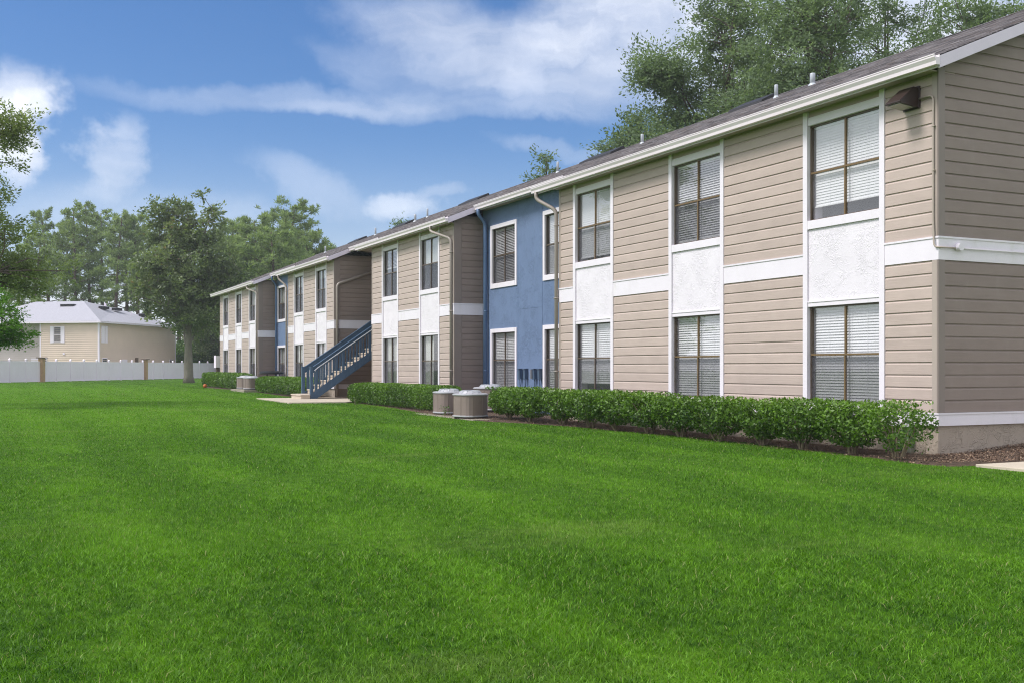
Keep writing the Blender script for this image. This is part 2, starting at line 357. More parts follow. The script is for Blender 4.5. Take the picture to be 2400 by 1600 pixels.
# ------------------------------------------------------------------ builders
def tag(o, label=None, cat=None, group=None, kind=None):
    if label: o['label'] = label
    if cat: o['category'] = cat
    if group: o['group'] = group
    if kind: o['kind'] = kind
    return o
def empty(name, loc=(0, 0, 0), rz=0.0, label=None, cat=None, group=None):
    o = bpy.data.objects.new(name, None); COL.objects.link(o); o.location = loc; o.rotation_euler.z = rz
    o.empty_display_size = 0.2
    return tag(o, label, cat, group)

class MB:
    def __init__(s): s.v = []; s.f = []; s.m = []
    def add(s, vs, fs, mi=0):
        k = len(s.v); s.v += [tuple(map(float, p)) for p in vs]; s.f += [tuple(i + k for i in f) for f in fs]; s.m += [mi] * len(fs); return s
    def box(s, x0, x1, y0, y1, z0, z1, mi=0):
        vs = [(x, y, z) for z in (z0, z1) for y in (y0, y1) for x in (x0, x1)]
        return s.add(vs, [(0, 2, 3, 1), (4, 5, 7, 6), (0, 1, 5, 4), (2, 6, 7, 3), (0, 4, 6, 2), (1, 3, 7, 5)], mi)
    def prism_x(s, prof, x0, x1, mi=0):
        """(y, z) outline, anticlockwise seen from +x, drawn out along x"""
        n = len(prof); vs = [(x0, y, z) for y, z in prof] + [(x1, y, z) for y, z in prof]
        fs = [(i, i + n, (i + 1) % n + n, (i + 1) % n) for i in range(n)] + [tuple(range(n)), tuple(range(2 * n - 1, n - 1, -1))]
        return s.add(vs, fs, mi)
    def prism_z(s, poly, z0, z1, mi=0):
        n = len(poly); vs = [(x, y, z0) for x, y in poly] + [(x, y, z1) for x, y in poly]
        fs = [(i, (i + 1) % n, (i + 1) % n + n, i + n) for i in range(n)] + [tuple(range(n - 1, -1, -1)), tuple(range(n, 2 * n))]
        return s.add(vs, fs, mi)
    def tube(s, pts, rad, n=8, mi=0, caps=True):
        pts = [Vector(p) for p in pts]; rad = rad if hasattr(rad, '__len__') else [rad] * len(pts)
        vs = []; fs = []; up = None
        for i, p in enumerate(pts):
            d = (pts[min(i + 1, len(pts) - 1)] - pts[max(i - 1, 0)]).normalized()
            if up is None:
                up = Vector((0, 0, 1)) if abs(d.z) < 0.9 else Vector((1, 0, 0))
            a = d.cross(up).normalized(); b = a.cross(d).normalized(); up = b
            for k in range(n):
                t = 2 * math.pi * k / n; vs.append(p + (a * math.cos(t) + b * math.sin(t)) * rad[i])
        for i in range(len(pts) - 1):
            for k in range(n):
                fs.append((i * n + k, i * n + (k + 1) % n, (i + 1) * n + (k + 1) % n, (i + 1) * n + k))
        if caps: fs += [tuple(range(n - 1, -1, -1)), tuple(range((len(pts) - 1) * n, len(pts) * n))]
        return s.add(vs, fs, mi)
    def lathe(s, prof, n=20, c=(0, 0), sq=2.0, mi=0):
        """(r, z) rings round a vertical axis; sq above 2 squares the ring off"""
        vs = []
        for r, z in prof:
            for k in range(n):
                t = 2 * math.pi * k / n; ct, st = math.cos(t), math.sin(t)
                e = r / ((abs(ct) ** sq + abs(st) ** sq) ** (1 / sq))
                vs.append((c[0] + e * ct, c[1] + e * st, z))
        fs = [(i * n + k, i * n + (k + 1) % n, (i + 1) * n + (k + 1) % n, (i + 1) * n + k) for i in range(len(prof) - 1) for k in range(n)]
        fs += [tuple(range(n - 1, -1, -1)), tuple(range((len(prof) - 1) * n, len(prof) * n))]
        return s.add(vs, fs, mi)
    def mesh(s, name, mats, smooth=False):
        me = bpy.data.meshes.new(name); me.from_pydata(s.v, [], s.f)
        for m in (mats if isinstance(mats, (list, tuple)) else [mats]): me.materials.append(MATS[m])
        if any(s.m): me.polygons.foreach_set('material_index', s.m)
        if smooth: me.polygons.foreach_set('use_smooth', [True] * len(s.f))
        me.update(); return me
    def build(s, name, mats, parent=None, loc=(0, 0, 0), rz=0.0, smooth=False, bevel=0.0):
        return link(name, s.mesh(name, mats, smooth), parent, loc, rz, bevel)
def link(name, me, parent=None, loc=(0, 0, 0), rz=0.0, bevel=0.0):
    o = bpy.data.objects.new(name, me); COL.objects.link(o); o.parent = parent; o.location = loc; o.rotation_euler.z = rz
    if bevel:
        b = o.modifiers.new('edge', 'BEVEL'); b.width = bevel; b.segments = 2; b.limit_method = 'ANGLE'; b.angle_limit = R(40)
    return o
def part(name, m, parent, *boxes, bevel=0.0):
    b = MB()
    for q in boxes: b.box(*q)
    return b.build(name, m, parent, bevel=bevel)
def np_mesh(name, verts, faces, m, rnd=None):
    """verts (N,3), faces (F,k) arrays"""
    me = bpy.data.meshes.new(name); n, (F, k) = len(verts), faces.shape
    me.vertices.add(n); me.vertices.foreach_set('co', np.ascontiguousarray(verts, dtype=np.float32).ravel())
    me.loops.add(F * k); me.loops.foreach_set('vertex_index', np.ascontiguousarray(faces, dtype=np.int32).ravel())
    me.polygons.add(F); me.polygons.foreach_set('loop_start', np.arange(0, F * k, k, dtype=np.int32))
    me.materials.append(MATS[m])
    if rnd is not None:
        a = me.attributes.new('rnd', 'FLOAT', 'FACE'); a.data.foreach_set('value', np.ascontiguousarray(rnd, dtype=np.float32))
    me.update(calc_edges=True); return me

def ground_z(x):
    return np.clip((np.asarray(x, dtype=float) - 8) / 22, 0, 1) * 0.09 + np.clip((np.asarray(x, dtype=float) - 30) / 40, 0, 1) * 0.13
def gz(x): return float(ground_z(x))
def at(px, lam):
    """a place on the plan: bearing from a picture column (2400 wide), distance along the view"""
    a = (px - 1200) / 2500
    return (CX + lam * (-a * SN + CS), CY - lam * (a * CS + SN))

# ------------------------------------------------------------------ ground, beds, paths
def make_ground():
    xs = np.unique(np.concatenate([np.linspace(-40, 130, 171), np.linspace(-120, -40, 6), np.linspace(130, 420, 12)]))
    ys = np.unique(np.concatenate([np.linspace(-60, 60, 61), np.linspace(-360, -60, 12), np.linspace(60, 360, 12)]))
    X, Y = np.meshgrid(xs, ys); Z = ground_z(X) + 0.012 * np.sin(X * 0.31) * np.cos(Y * 0.27)
    V = np.stack([X, Y, Z], -1).reshape(-1, 3); nx = len(xs)
    i, j = np.meshgrid(np.arange(nx - 1), np.arange(len(ys) - 1)); k = (j * nx + i).ravel()
    F = np.stack([k, k + 1, k + nx + 1, k + nx], -1)
    o = link('lawn', np_mesh('lawn', V, F, 'turf')); tag(o, 'wide mown green lawn in front of the apartment building', kind='structure')
make_ground()
BED = [(-0.95, 1.22), (1.5, 1.12), (4, 1.02), (7.2, 0.98), (10.5, 1.15), (12.6, 1.70), (13.5, 1.98), (15.6, 1.95), (17.2, 1.75), (19.8, 1.62), (23, 1.5),
       (26.2, 1.45), (26.9, 1.2), (27.5, 0.9), (33, 0.9), (33.6, 1.25), (40, 1.3), (47, 1.35), (57, 1.3), (58.4, 1.0), (59.0, 0.0)]
BX, BYV = np.array([b[0] for b in BED]), np.array([b[1] for b in BED])
def bed_edge(x):
    x = np.asarray(x, dtype=float)
    return np.interp(x, BX, BYV) + 0.05 * np.sin(x * 3.1) + 0.04 * np.sin(x * 7.3 + 1)
PAD = [(26.9, 3.5), (32.75, 3.4), (32.8, -6), (27.8, -6), (27.8, 0.3), (26.6, 1.4)]
def make_beds():
    xs = np.linspace(-0.95, 59.0, 300); e = bed_edge(xs)
    V = []; rows = 6
    for k in range(rows):
        t = k / (rows - 1); y = -1.3 * (1 - t) + e * t
        V.append(np.stack([xs, y, ground_z(xs) + (0.055 * (1 - t ** 3) - 0.012 * t + 0.010 * (1 - t) * np.sin(xs * 5 + k)) * np.clip((xs + 0.95) / 0.5, 0, 1) - 0.05 * np.clip(1 - (xs + 0.95) / 0.3, 0, 1)], -1))
    V = np.concatenate(V); n = len(xs); i, j = np.meshgrid(np.arange(n - 1), np.arange(rows - 1)); k = (j * n + i).ravel()
    F = np.stack([k, k + 1, k + n + 1, k + n], -1)
    o = link('mulch_bed', np_mesh('mulch_bed', V, F, 'mulch_soil')); tag(o, 'brown bark mulch bed along the foot of the building', kind='structure')
    # mulch beside the end wall, banked up towards the back
    ys = np.linspace(-13.5, 1.24, 74); xv = np.linspace(-1.34, 0.02, 7)
    Y, X = np.meshgrid(ys, xv); Z = 0.025 + 0.16 * np.clip((-Y - 0.3) / 2.2, 0, 1) * np.clip(1.1 - (X + 1.34) * 0.1, 0, 1) * np.clip((X + 1.45) * 3, 0, 1) + 0.012 * np.sin(X * 9 + Y * 7)
    Z = Z - 0.06 * np.clip((Y - 1.05) / 0.19, 0, 1) ** 2 - 0.075 * np.clip((-1.08 - X) / 0.24, 0, 1) * np.clip((Y - 0.45) / 0.2, 0, 1)
    V = np.stack([X, Y, Z], -1).reshape(-1, 3); n = len(ys); i, j = np.meshgrid(np.arange(n - 1), np.arange(len(xv) - 1)); k = (j * n + i).ravel()
    F = np.stack([k, k + n, k + n + 1, k + 1], -1)
    o = link('mulch_bed', np_mesh('mulch_bed', V, F, 'mulch_soil')); tag(o, 'mulch bed banked against the near end wall', kind='structure')
    # loose chips
    N = 15000
    x = np.concatenate([RNG.uniform(-0.95, 19, N), RNG.uniform(17, 30, 3500)]); y = RNG.uniform(-0.05, 2.3, len(x))
    keep = (y < bed_edge(x) + 0.10 * RNG.random(len(x))); x, y = x[keep], y[keep]; z = ground_z(x) + 0.02 + 0.052 * np.clip(1 - ((y + 1.3) / (bed_edge(x) + 1.3)) ** 3, 0, 1)
    x2 = RNG.uniform(-1.36, -0.02, 9000); y2 = RNG.uniform(-3.2, 1.15, 9000); ok = (y2 < 0.5) | (x2 > -1.2); x2, y2 = x2[ok], y2[ok]
    z2 = 0.062 + 0.16 * np.clip((-y2 - 0.3) / 2.2, 0, 1)
    P = np.stack([np.concatenate([x, x2]), np.concatenate([y, y2]), np.concatenate([z, z2])], -1)
    s = RNG.uniform(0.016, 0.05, len(P))
    me = leaf_mesh('mulch_chips', P, s, 0.4, 'mulch_chip', flat=0.75); o = link('mulch_chips', me)
    tag(o, 'loose bark chips scattered over the mulch beds', kind='stuff')

def leaf_mesh(name, P, L, aspect, m, flat=0.0, out=None, fold=0.12, rnd=None, axis=None):
    """one four-cornered leaf per point"""
    n = len(P); L = np.broadcast_to(np.asarray(L, dtype=float), (n,))
    a = RNG.normal(size=(n, 3)) if axis is None else axis + RNG.normal(size=(n, 3)) * 0.35
    a[:, 2] *= (1 - flat); a /= np.linalg.norm(a, axis=1, keepdims=True) + 1e-9
    nr = RNG.normal(size=(n, 3)) * 0.8
    nr[:, 2] += 0.5 + 2.5 * flat
    if out is not None: nr += out * 0.9
    b = np.cross(nr, a); b /= np.linalg.norm(b, axis=1, keepdims=True) + 1e-9
    nn = np.cross(a, b); h = (L / 2)[:, None]; w = (L * aspect / 2)[:, None]
    V = np.stack([P - a * h, P + b * w - nn * w * fold * 2, P + a * h, P - b * w - nn * w * fold * 2], 1).reshape(-1, 3)
    F = np.arange(n * 4).reshape(n, 4)
    return np_mesh(name, V, F, m, RNG.random(n) if rnd is None else rnd)

make_beds()
def make_paths():
    b = MB(); P = [(x, y) for x, y in PAD]
    b.prism_z(P[::-1] if False else P, -0.05, 0.135)
    # the outline runs clockwise seen from above; make it face up
    o = b.build('stair_path', 'concrete', bevel=0.01); tag(o, 'pale concrete slab at the foot of the blue stairs', kind='structure')
    o = MB()
    for k in range(14):
        y1 = 0.75 - k * 1.25; o.box(-2.55, -1.345, y1 - 1.235, y1, -0.08, 0.035)
    o = o.build('path', 'concrete', bevel=0.008); tag(o, 'concrete footpath running past the near end wall', kind='structure')
    o = MB(); o.box(13.6, 18.4, -0.7, 1.98, 0.0, 0.035); o = o.build('condenser_pad', 'mossy_concrete', bevel=0.01)
    tag(o, 'concrete pad under the three near condensers', kind='structure')
    o = MB(); o.box(43.3, 46.7, 0.2, 1.7, 0.05, 0.26); o = o.build('condenser_pad', 'mossy_concrete', bevel=0.01)
    tag(o, 'concrete pad under the far condensers', kind='structure')
make_paths()

# ------------------------------------------------------------------ the apartment building
Z_BASE0, Z_BASE1, Z_BAND0, Z_BAND1, Z_SOF = 0.497, 0.70, 3.10, 3.47, 6.05
SLOPE = 0.4167; Y_EAVE = 0.35; Z_EAVE = 6.19; Y_RIDGE = -6.65; REC = -1.0
def roof_z(y): return Z_EAVE + SLOPE * (Y_EAVE - y)
apt = empty('apartment_building', (0, 0, 0), label='long two-storey taupe apartment building with white trim and blue recesses', cat='building')
BOARD = 0.2
BOARD_MESH = {}
def board_mesh(L, h=BOARD, m='siding'):
    key = (round(L, 3), round(h, 3), m)
    if key not in BOARD_MESH:
        b = MB(); pr = [(0.0, 0.0), (0.026, 0.0), (0.024, h - 0.042), (0.007, h - 0.016), (0.007, h), (0.0, h)]
        b.prism_x(pr, 0, L); BOARD_MESH[key] = b.mesh('siding_board', m)
    return BOARD_MESH[key]
def siding(parent, x0, x1, z0, z1, y=0.0, single=True, side=False, store=None):
    """boards between two heights; the last one is ripped to fit.  side: x0, x1 are y values on a wall at x = y facing -x"""
    z = z0; k = 0
    while z < z1 - 0.02:
        h = min(BOARD, z1 - z)
        if h < 0.06: h = z1 - z
        jit = random.uniform(-0.0012, 0.0012)
        if single:
            loc = (x0, y + jit, z) if not side else (y - jit, x0, z)
            o = link('siding_board', board_mesh(x1 - x0, h, 'siding_side' if side else 'siding'), parent, loc, R(90) if side else 0.0); o.rotation_euler.y = random.uniform(-0.0012, 0.0012) if not side else 0.0
        else:
            pr = [(y, z), (y + 0.026, z), (y + 0.024, z + h - 0.042), (y + 0.007, z + h - 0.016), (y + 0.007, z + h), (y, z + h)]
            if side: raise ValueError
            store.prism_x(pr, x0, x1)
        z += h; k += 1

WIN_STYLE = {}
def window(parent, x0, x1, z0, z1, y, style, name='window'):
    """double-hung sash in a bronze frame, its parts in the window's own coordinates (centre foot at the wall face)"""
    cx = (x0 + x1) / 2; w = x1 - x0; h = z1 - z0; hw = w / 2; fr = 0.024
    gy = -0.055                                          # glass plane behind the wall face
    gold = 'gold_anodised' if style.get('gold') else 'bronze'
    b = MB()
    b.box(-hw, -hw + fr, gy - 0.05, gy + 0.022, 0, h); b.box(hw - fr, hw, gy - 0.05, gy + 0.022, 0, h)
    b.box(-hw + fr, hw - fr, gy - 0.05, gy + 0.02, 0, 0.03); b.box(-hw + fr, hw - fr, gy - 0.05, gy + 0.02, h - 0.03, h)
    # white reveal round the frame
    wd = b.build(name, 'bronze_dark' if not style.get('gold') else 'bronze', parent, (cx, y, z0))
    ins = hw - fr; mid = h * style.get('mid', 0.5)
    m = MB(); m.box(-0.016, 0.016, gy - 0.012, gy + 0.026, 0.03, mid - 0.016); m.box(-0.016, 0.016, gy - 0.02, gy + 0.018, mid + 0.016, h - 0.03); m.build('mullion', gold, wd)
    m = MB(); m.box(-ins, ins, gy - 0.02, gy + 0.03, mid - 0.016, mid + 0.016); m.build('meeting_rail', gold, wd)
    for sx in (-1, 1):
        for lo, hi, up in ((0.03, mid - 0.016, 0), (mid + 0.016, h - 0.03, 1)):
            m = MB(); xa, xb = (-ins, -0.016) if sx < 0 else (0.016, ins)
            yy = gy - 0.012 if up else gy + 0.0
            m.add([(xa, yy, lo), (xb, yy, lo), (xb, yy, hi), (xa, yy, hi)], [(1, 0, 3, 2)]); m.build('pane', 'glass', wd)
            if not up and style.get('screen', True):
                m = MB(); yy = gy + 0.014
                m.add([(xa, yy, lo), (xb, yy, lo), (xb, yy, hi), (xa, yy, hi)], [(1, 0, 3, 2)]); m.build('insect_screen', 'screen', wd)
    m = MB(); m.add([(-hw, -0.32, -0.05), (hw, -0.32, -0.05), (hw, -0.32, h + 0.05), (-hw, -0.32, h + 0.05)], [(1, 0, 3, 2)]); m.build('dark_backing', 'dark_backing', wd)  # dark sheet standing in for the shade of the room behind
    kind = style.get('kind', 'blind')
    if kind in ('blind', 'both'):
        bot = style.get('drop', 0.04) * h; pitch = style.get('pitch', 0.05); tilt = R(style.get('tilt', 62)); sl = 0.031
        m = MB(); z = h - 0.09; dy = math.cos(tilt) * sl; dz = math.sin(tilt) * sl
        while z > bot:
            e = random.uniform(-0.002, 0.002); wv = random.uniform(-0.003, 0.003)
            for xa, xb in ((-ins + 0.02, ins - 0.02),):
                m.add([(xa, gy - 0.075 + dy, z - dz + e), (xb, gy - 0.075 + dy, z - dz - e + wv), (xb, gy - 0.078, z + wv * 0.5), (xa, gy - 0.078, z + 0.004), 
                       (xb, gy - 0.075 - dy, z + dz - e), (xa, gy - 0.075 - dy, z + dz + e)], [(1, 0, 3, 2), (2, 3, 5, 4)])
            z -= pitch
        m.box(-ins + 0.01, ins - 0.01, gy - 0.11, gy - 0.05, h - 0.07, h - 0.03)
        m.box(-ins + 0.02, ins - 0.02, gy - 0.10, gy - 0.055, z + 0.0, z + 0.022)
        for cxx in (-ins * 0.55, ins * 0.55, -ins * 0.1): m.box(cxx - 0.002, cxx + 0.002, gy - 0.048, gy - 0.046, z, h - 0.07)
        m.build('blind', 'blind', wd)
    if kind == 'curtain':
        lo = style.get('drop', 0.02) * h
        for xa, xb in style.get('spans', ((-ins, -0.05), (0.05, ins))):
            m = MB(); n = 18; vs = []
            for i in range(n + 1):
                t = i / n; x = xa + (xb - xa) * t; yy = gy - 0.11 + 0.016 * math.sin(t * (xb - xa) * 55) + 0.006 * math.sin(t * 31)
                vs += [(x, yy, lo), (x, yy - 0.004, h - 0.03)]
            m.add(vs, [(2 * i + 2, 2 * i, 2 * i + 1, 2 * i + 3) for i in range(n)]); m.build('curtain', style.get('cloth', 'curtain'), wd, smooth=True)
    return wd

UP0, UP1, LO0, LO1 = 4.06, 5.80, 0.78, 2.51
closed = dict(tilt=72); half = dict(tilt=38); cur = dict(kind='curtain'); dark = dict(kind='none')
# glass edge, trim edge of every bay, near to far: (trim right, trim left) as x0, x1
BLOCKS = [
    dict(x0=0.0, x1=12.43, right_oh=0.35, left_oh=0.80, single=True, bays=[
        (1.09, 3.07, dict(tilt=80, drop=0.16, gold=True, mid=0.50, screen=False), dict(tilt=66, gold=True)),
        (5.43, 7.38, dict(tilt=46, gold=True), dict(tilt=64, gold=True)),
        (9.71, 11.66, dict(tilt=80, gold=True, drop=0.06), dict(tilt=64, drop=0.14))]),
    dict(x0=19.50, x1=27.73, right_oh=0.30, left_oh=0.88, single=True, bays=[
        (20.71, 22.58, dict(kind='curtain', spans=((-0.86, -0.42), (-0.38, 0.86)), drop=0.5), dict(kind='curtain', spans=((-0.86, -0.40), (0.05, 0.86)))),
        (24.70, 26.51, dict(tilt=30, drop=0.62), dict(kind='curtain', spans=((-0.8, 0.1), (0.3, 0.8))))]),
    dict(x0=32.86, x1=40.87, right_oh=0.28, left_oh=0.88, single=False, bays=[
        (33.97, 35.78, dict(kind='curtain', drop=0.8), dict(tilt=50)),
        (37.83, 39.66, dict(kind='curtain', drop=0.72), dict(kind='curtain', drop=0.5))]),
    dict(x0=47.50, x1=58.56, right_oh=0.30, left_oh=1.10, single=False, bays=[
        (48.10, 49.85, dict(kind='curtain', drop=0.5), dict(kind='curtain', drop=0.5)),
        (51.81, 53.59, dict(kind='curtain', drop=0.55), dict(kind='curtain', drop=0.4)),
        (55.77, 57.49, dict(kind='curtain', drop=0.5), dict(kind='curtain', drop=0.5))])]
BACK = -13.3
def build_block(B):
    x0, x1 = B['x0'], B['x1']
    # core of the block behind the facade layer
    part('wall_core', 'taupe_trim', apt, (x0 + 0.03, x1 - 0.03, BACK, -0.34, 0.0, 6.12))
    part('foundation', 'foundation_stucco', apt, (x0 + 0.012, x1 - 0.012, -0.30, -0.012, -0.2, Z_BASE0 + 0.02), (x0 + 0.012, x0 + 0.2, BACK, -0.30, -0.2, Z_BASE0 + 0.02))
    bays = sorted(B['bays']); edges = [x0] + [e for b in bays for e in b[:2]] + [x1]
    wall = MB(); store = MB()
    cb = 0.10
    for i in range(0, len(edges), 2):
        a, c = edges[i], edges[i + 1]
        a2 = a + (cb if i == 0 else 0); c2 = c - (cb if i == len(edges) - 2 else 0)
        wall.box(a + (0.012 if i == 0 else 0), c - (0.012 if i == len(edges) - 2 else 0), -0.33, -0.004, Z_BASE0, Z_SOF)
    front = wall.build('front_wall', 'siding', apt)
    for i in range(0, len(edges), 2):
        a, c = edges[i], edges[i + 1]
        a2 = a + (cb if i == 0 else 0.004); c2 = c - (cb if i == len(edges) - 2 else 0.004)
        for z0, z1 in ((Z_BASE1 + 0.004, Z_BAND0 - 0.004), (Z_BAND1 + 0.004, Z_SOF - 0.004)):
            siding(front, a2, c2, z0, z1, 0.0, B['single'], False, store)
        bd = MB(); bd.box(a + (0 if i else -0.03), c + (0 if i < len(edges) - 2 else 0.03), -0.003, 0.034, Z_BAND0, Z_BAND1 - 0.03)
        bd.box(a + (0 if i else -0.045), c, -0.003, 0.048, Z_BAND1 - 0.03, Z_BAND1); bd.build('band_board', 'white_trim', apt)
        bd = MB(); bd.box(a + (0 if i else -0.03), c, -0.004, 0.036, Z_BASE0, Z_BASE1 - 0.025)
        bd.box(a + (0 if i else -0.045), c, -0.004, 0.05, Z_BASE1 - 0.025, Z_BASE1); bd.build('base_trim', 'white_trim', apt)
    if not B['single']:
        o = store.build('siding_boards', 'siding', front); o['kind'] = 'stuff'
    for xa, xb in ((x0, x0 + cb), (x1 - cb, x1)):
        for z0, z1 in ((Z_BASE1 + 0.002, Z_BAND0 - 0.002), (Z_BAND1 + 0.002, Z_SOF - 0.002)):
            part('corner_board', 'taupe_trim', apt, (xa, xb, -0.003, 0.032, z0, z1), bevel=0.004)
    tw = 0.115
    for (a, c, up, lo) in bays:
        for xa in (a, c - tw):
            part('bay_trim', 'white_trim', apt, (xa, xa + tw, -0.33, 0.045, Z_BASE0, Z_SOF - 0.002), bevel=0.004)
        ia, ic = a + tw, c - tw
        part('stucco_panel', 'white_stucco', apt, (ia, ic, -0.32, 0.006, LO1 + 0.092, UP0 - 0.152))
        part('header_trim', 'white_trim', apt, (ia, ic, -0.32, 0.022, LO1 - 0.005, LO1 + 0.09), (ia, ic, -0.32, 0.034, LO1 + 0.07, LO1 + 0.091), bevel=0.003)
        part('window_sill', 'white_trim', apt, (ia, ic, -0.32, 0.040, UP0 - 0.15, UP0 + 0.005), bevel=0.004)
        part('header_trim', 'white_trim', apt, (ia, ic, -0.32, 0.024, UP1 - 0.005, UP1 + 0.14), bevel=0.003)
        part('frieze', 'siding', apt, (ia, ic, -0.32, 0.004, UP1 + 0.142, Z_SOF))
        part('window_sill', 'white_trim', apt, (ia, ic, -0.32, 0.040, Z_BASE0 + 0.03, LO0 + 0.005), bevel=0.004)
        window(apt, ia, ic, UP0, UP1, 0.0, up); window(apt, ia, ic, LO0, LO1, 0.0, lo)
    # soffit, fascia, gutter
    gx0, gx1 = x0 - B['right_oh'], x1 + B['left_oh']
    eave(gx0, gx1, 0.0, x0, x1)
    for xx, s in ((gx0, -1), (gx1, 1)): rake(xx, s, Y_EAVE, REC + Y_EAVE if not (xx == gx0 and x0 == 0.0) else Y_RIDGE)

def eave(gx0, gx1, yw, x0=None, x1=None):
    """fascia, boxed soffit and gutter of an eave over a wall at y = yw"""
    dz = SLOPE * -yw
    y1 = yw + Y_EAVE
    part('fascia', 'rake_paint', apt, (gx0 + 0.04, gx1 - 0.04, y1 - 0.03, y1 - 0.004, 6.01 + dz, 6.16 + dz))
    part('soffit', 'soffit', apt, (gx0 if x0 is None else x0 - 0.01, gx1 if x1 is None else x1 + 0.01, yw - 0.35, y1 - 0.03, Z_SOF + dz, Z_SOF + 0.02 + dz))
    if x0 is not None:
        for xa, xb in ((gx0 + 0.036, x0 - 0.012), (x1 + 0.012, gx1 - 0.036)):
            b = MB(); yb = Y_RIDGE if x0 == 0.0 and xa < 0 else REC + 0.0
            b.prism_x([(0.318, roof_z(.318) - 0.19), (yb, roof_z(yb) - 0.19), (yb, roof_z(yb) - 0.17), (0.318, roof_z(.318) - 0.17)], xa, xb); b.build('rake_soffit', 'soffit', apt)
    b = MB(); z = 6.035 + dz; pr = [(y1, z), (y1 + 0.082, z), (y1 + 0.088, z + 0.055), (y1 + 0.118, z + 0.11), (y1 + 0.118, z + 0.14), (y1 + 0.126, z + 0.14), (y1 + 0.126, z + 0.155),
                               (y1 + 0.11, z + 0.155), (y1 + 0.105, z + 0.115), (y1 + 0.015, z + 0.115), (y1 + 0.012, z + 0.155), (y1, z + 0.155)]
    b.prism_x(pr, gx0, gx1); b.build('gutter', 'gutter_paint', apt)
def rake(x, s, ya, yb):
    b = MB(); d = 0.20; t = 0.035
    xa, xb = (x, x + t) if s < 0 else (x - t, x)
    pr = [(ya - 0.004, roof_z(ya) - 0.012), (yb, roof_z(yb) - 0.012), (yb, roof_z(yb) - d), (ya - 0.004, roof_z(ya) - d)]
    b.prism_x(pr, xa, xb)
    if yb == Y_RIDGE:
        pr2 = [(yb - 0.002, roof_z(yb) - 0.012), (2 * Y_RIDGE - ya, roof_z(ya) - 0.012), (2 * Y_RIDGE - ya, roof_z(ya) - d), (yb - 0.002, roof_z(yb) - d)]
        b.prism_x(pr2, xa, xb)
    b.build('rake_board', 'rake_paint', apt, bevel=0.004)

def roof_section(gx0, gx1, ya, yb):
    """shingled slope: each course a lapped strip"""
    n = max(1, int(round((ya - yb) / 0.13))); b = MB(); nx = max(1, int((gx1 - gx0) / 1.2))
    for k in range(n):
        y0, y1 = ya - (ya - yb) * k / n, ya - (ya - yb) * (k + 1) / n
        xs = [gx0 + (gx1 - gx0) * i / nx for i in range(nx + 1)]
        wob = [0.006 * math.sin(x * 0.9) + 0.004 * math.sin(x * 2.7 + 1) for x in xs]
        vs = []
        for x, w in zip(xs, wob): vs += [(x, y0, roof_z(y0) - 0.004 + w), (x, y0, roof_z(y0) + 0.010 + w), (x, y1 - 0.01, roof_z(y1) + 0.003 + w)]
        fs = []
        for i in range(nx): fs += [(3 * i + 3, 3 * i, 3 * i + 1, 3 * i + 4), (3 * i + 4, 3 * i + 1, 3 * i + 2, 3 * i + 5)]
        b.add(vs, fs)
    # deck below, so the roof has thickness
    b.prism_x([(ya - 0.002, roof_z(ya) - 0.006), (yb, roof_z(yb) - 0.006), (yb, roof_z(yb) - 0.08), (ya - 0.002, roof_z(ya) - 0.04)], gx0 + 0.004, gx1 - 0.004)
    return b.build('roof', 'shingles', apt)

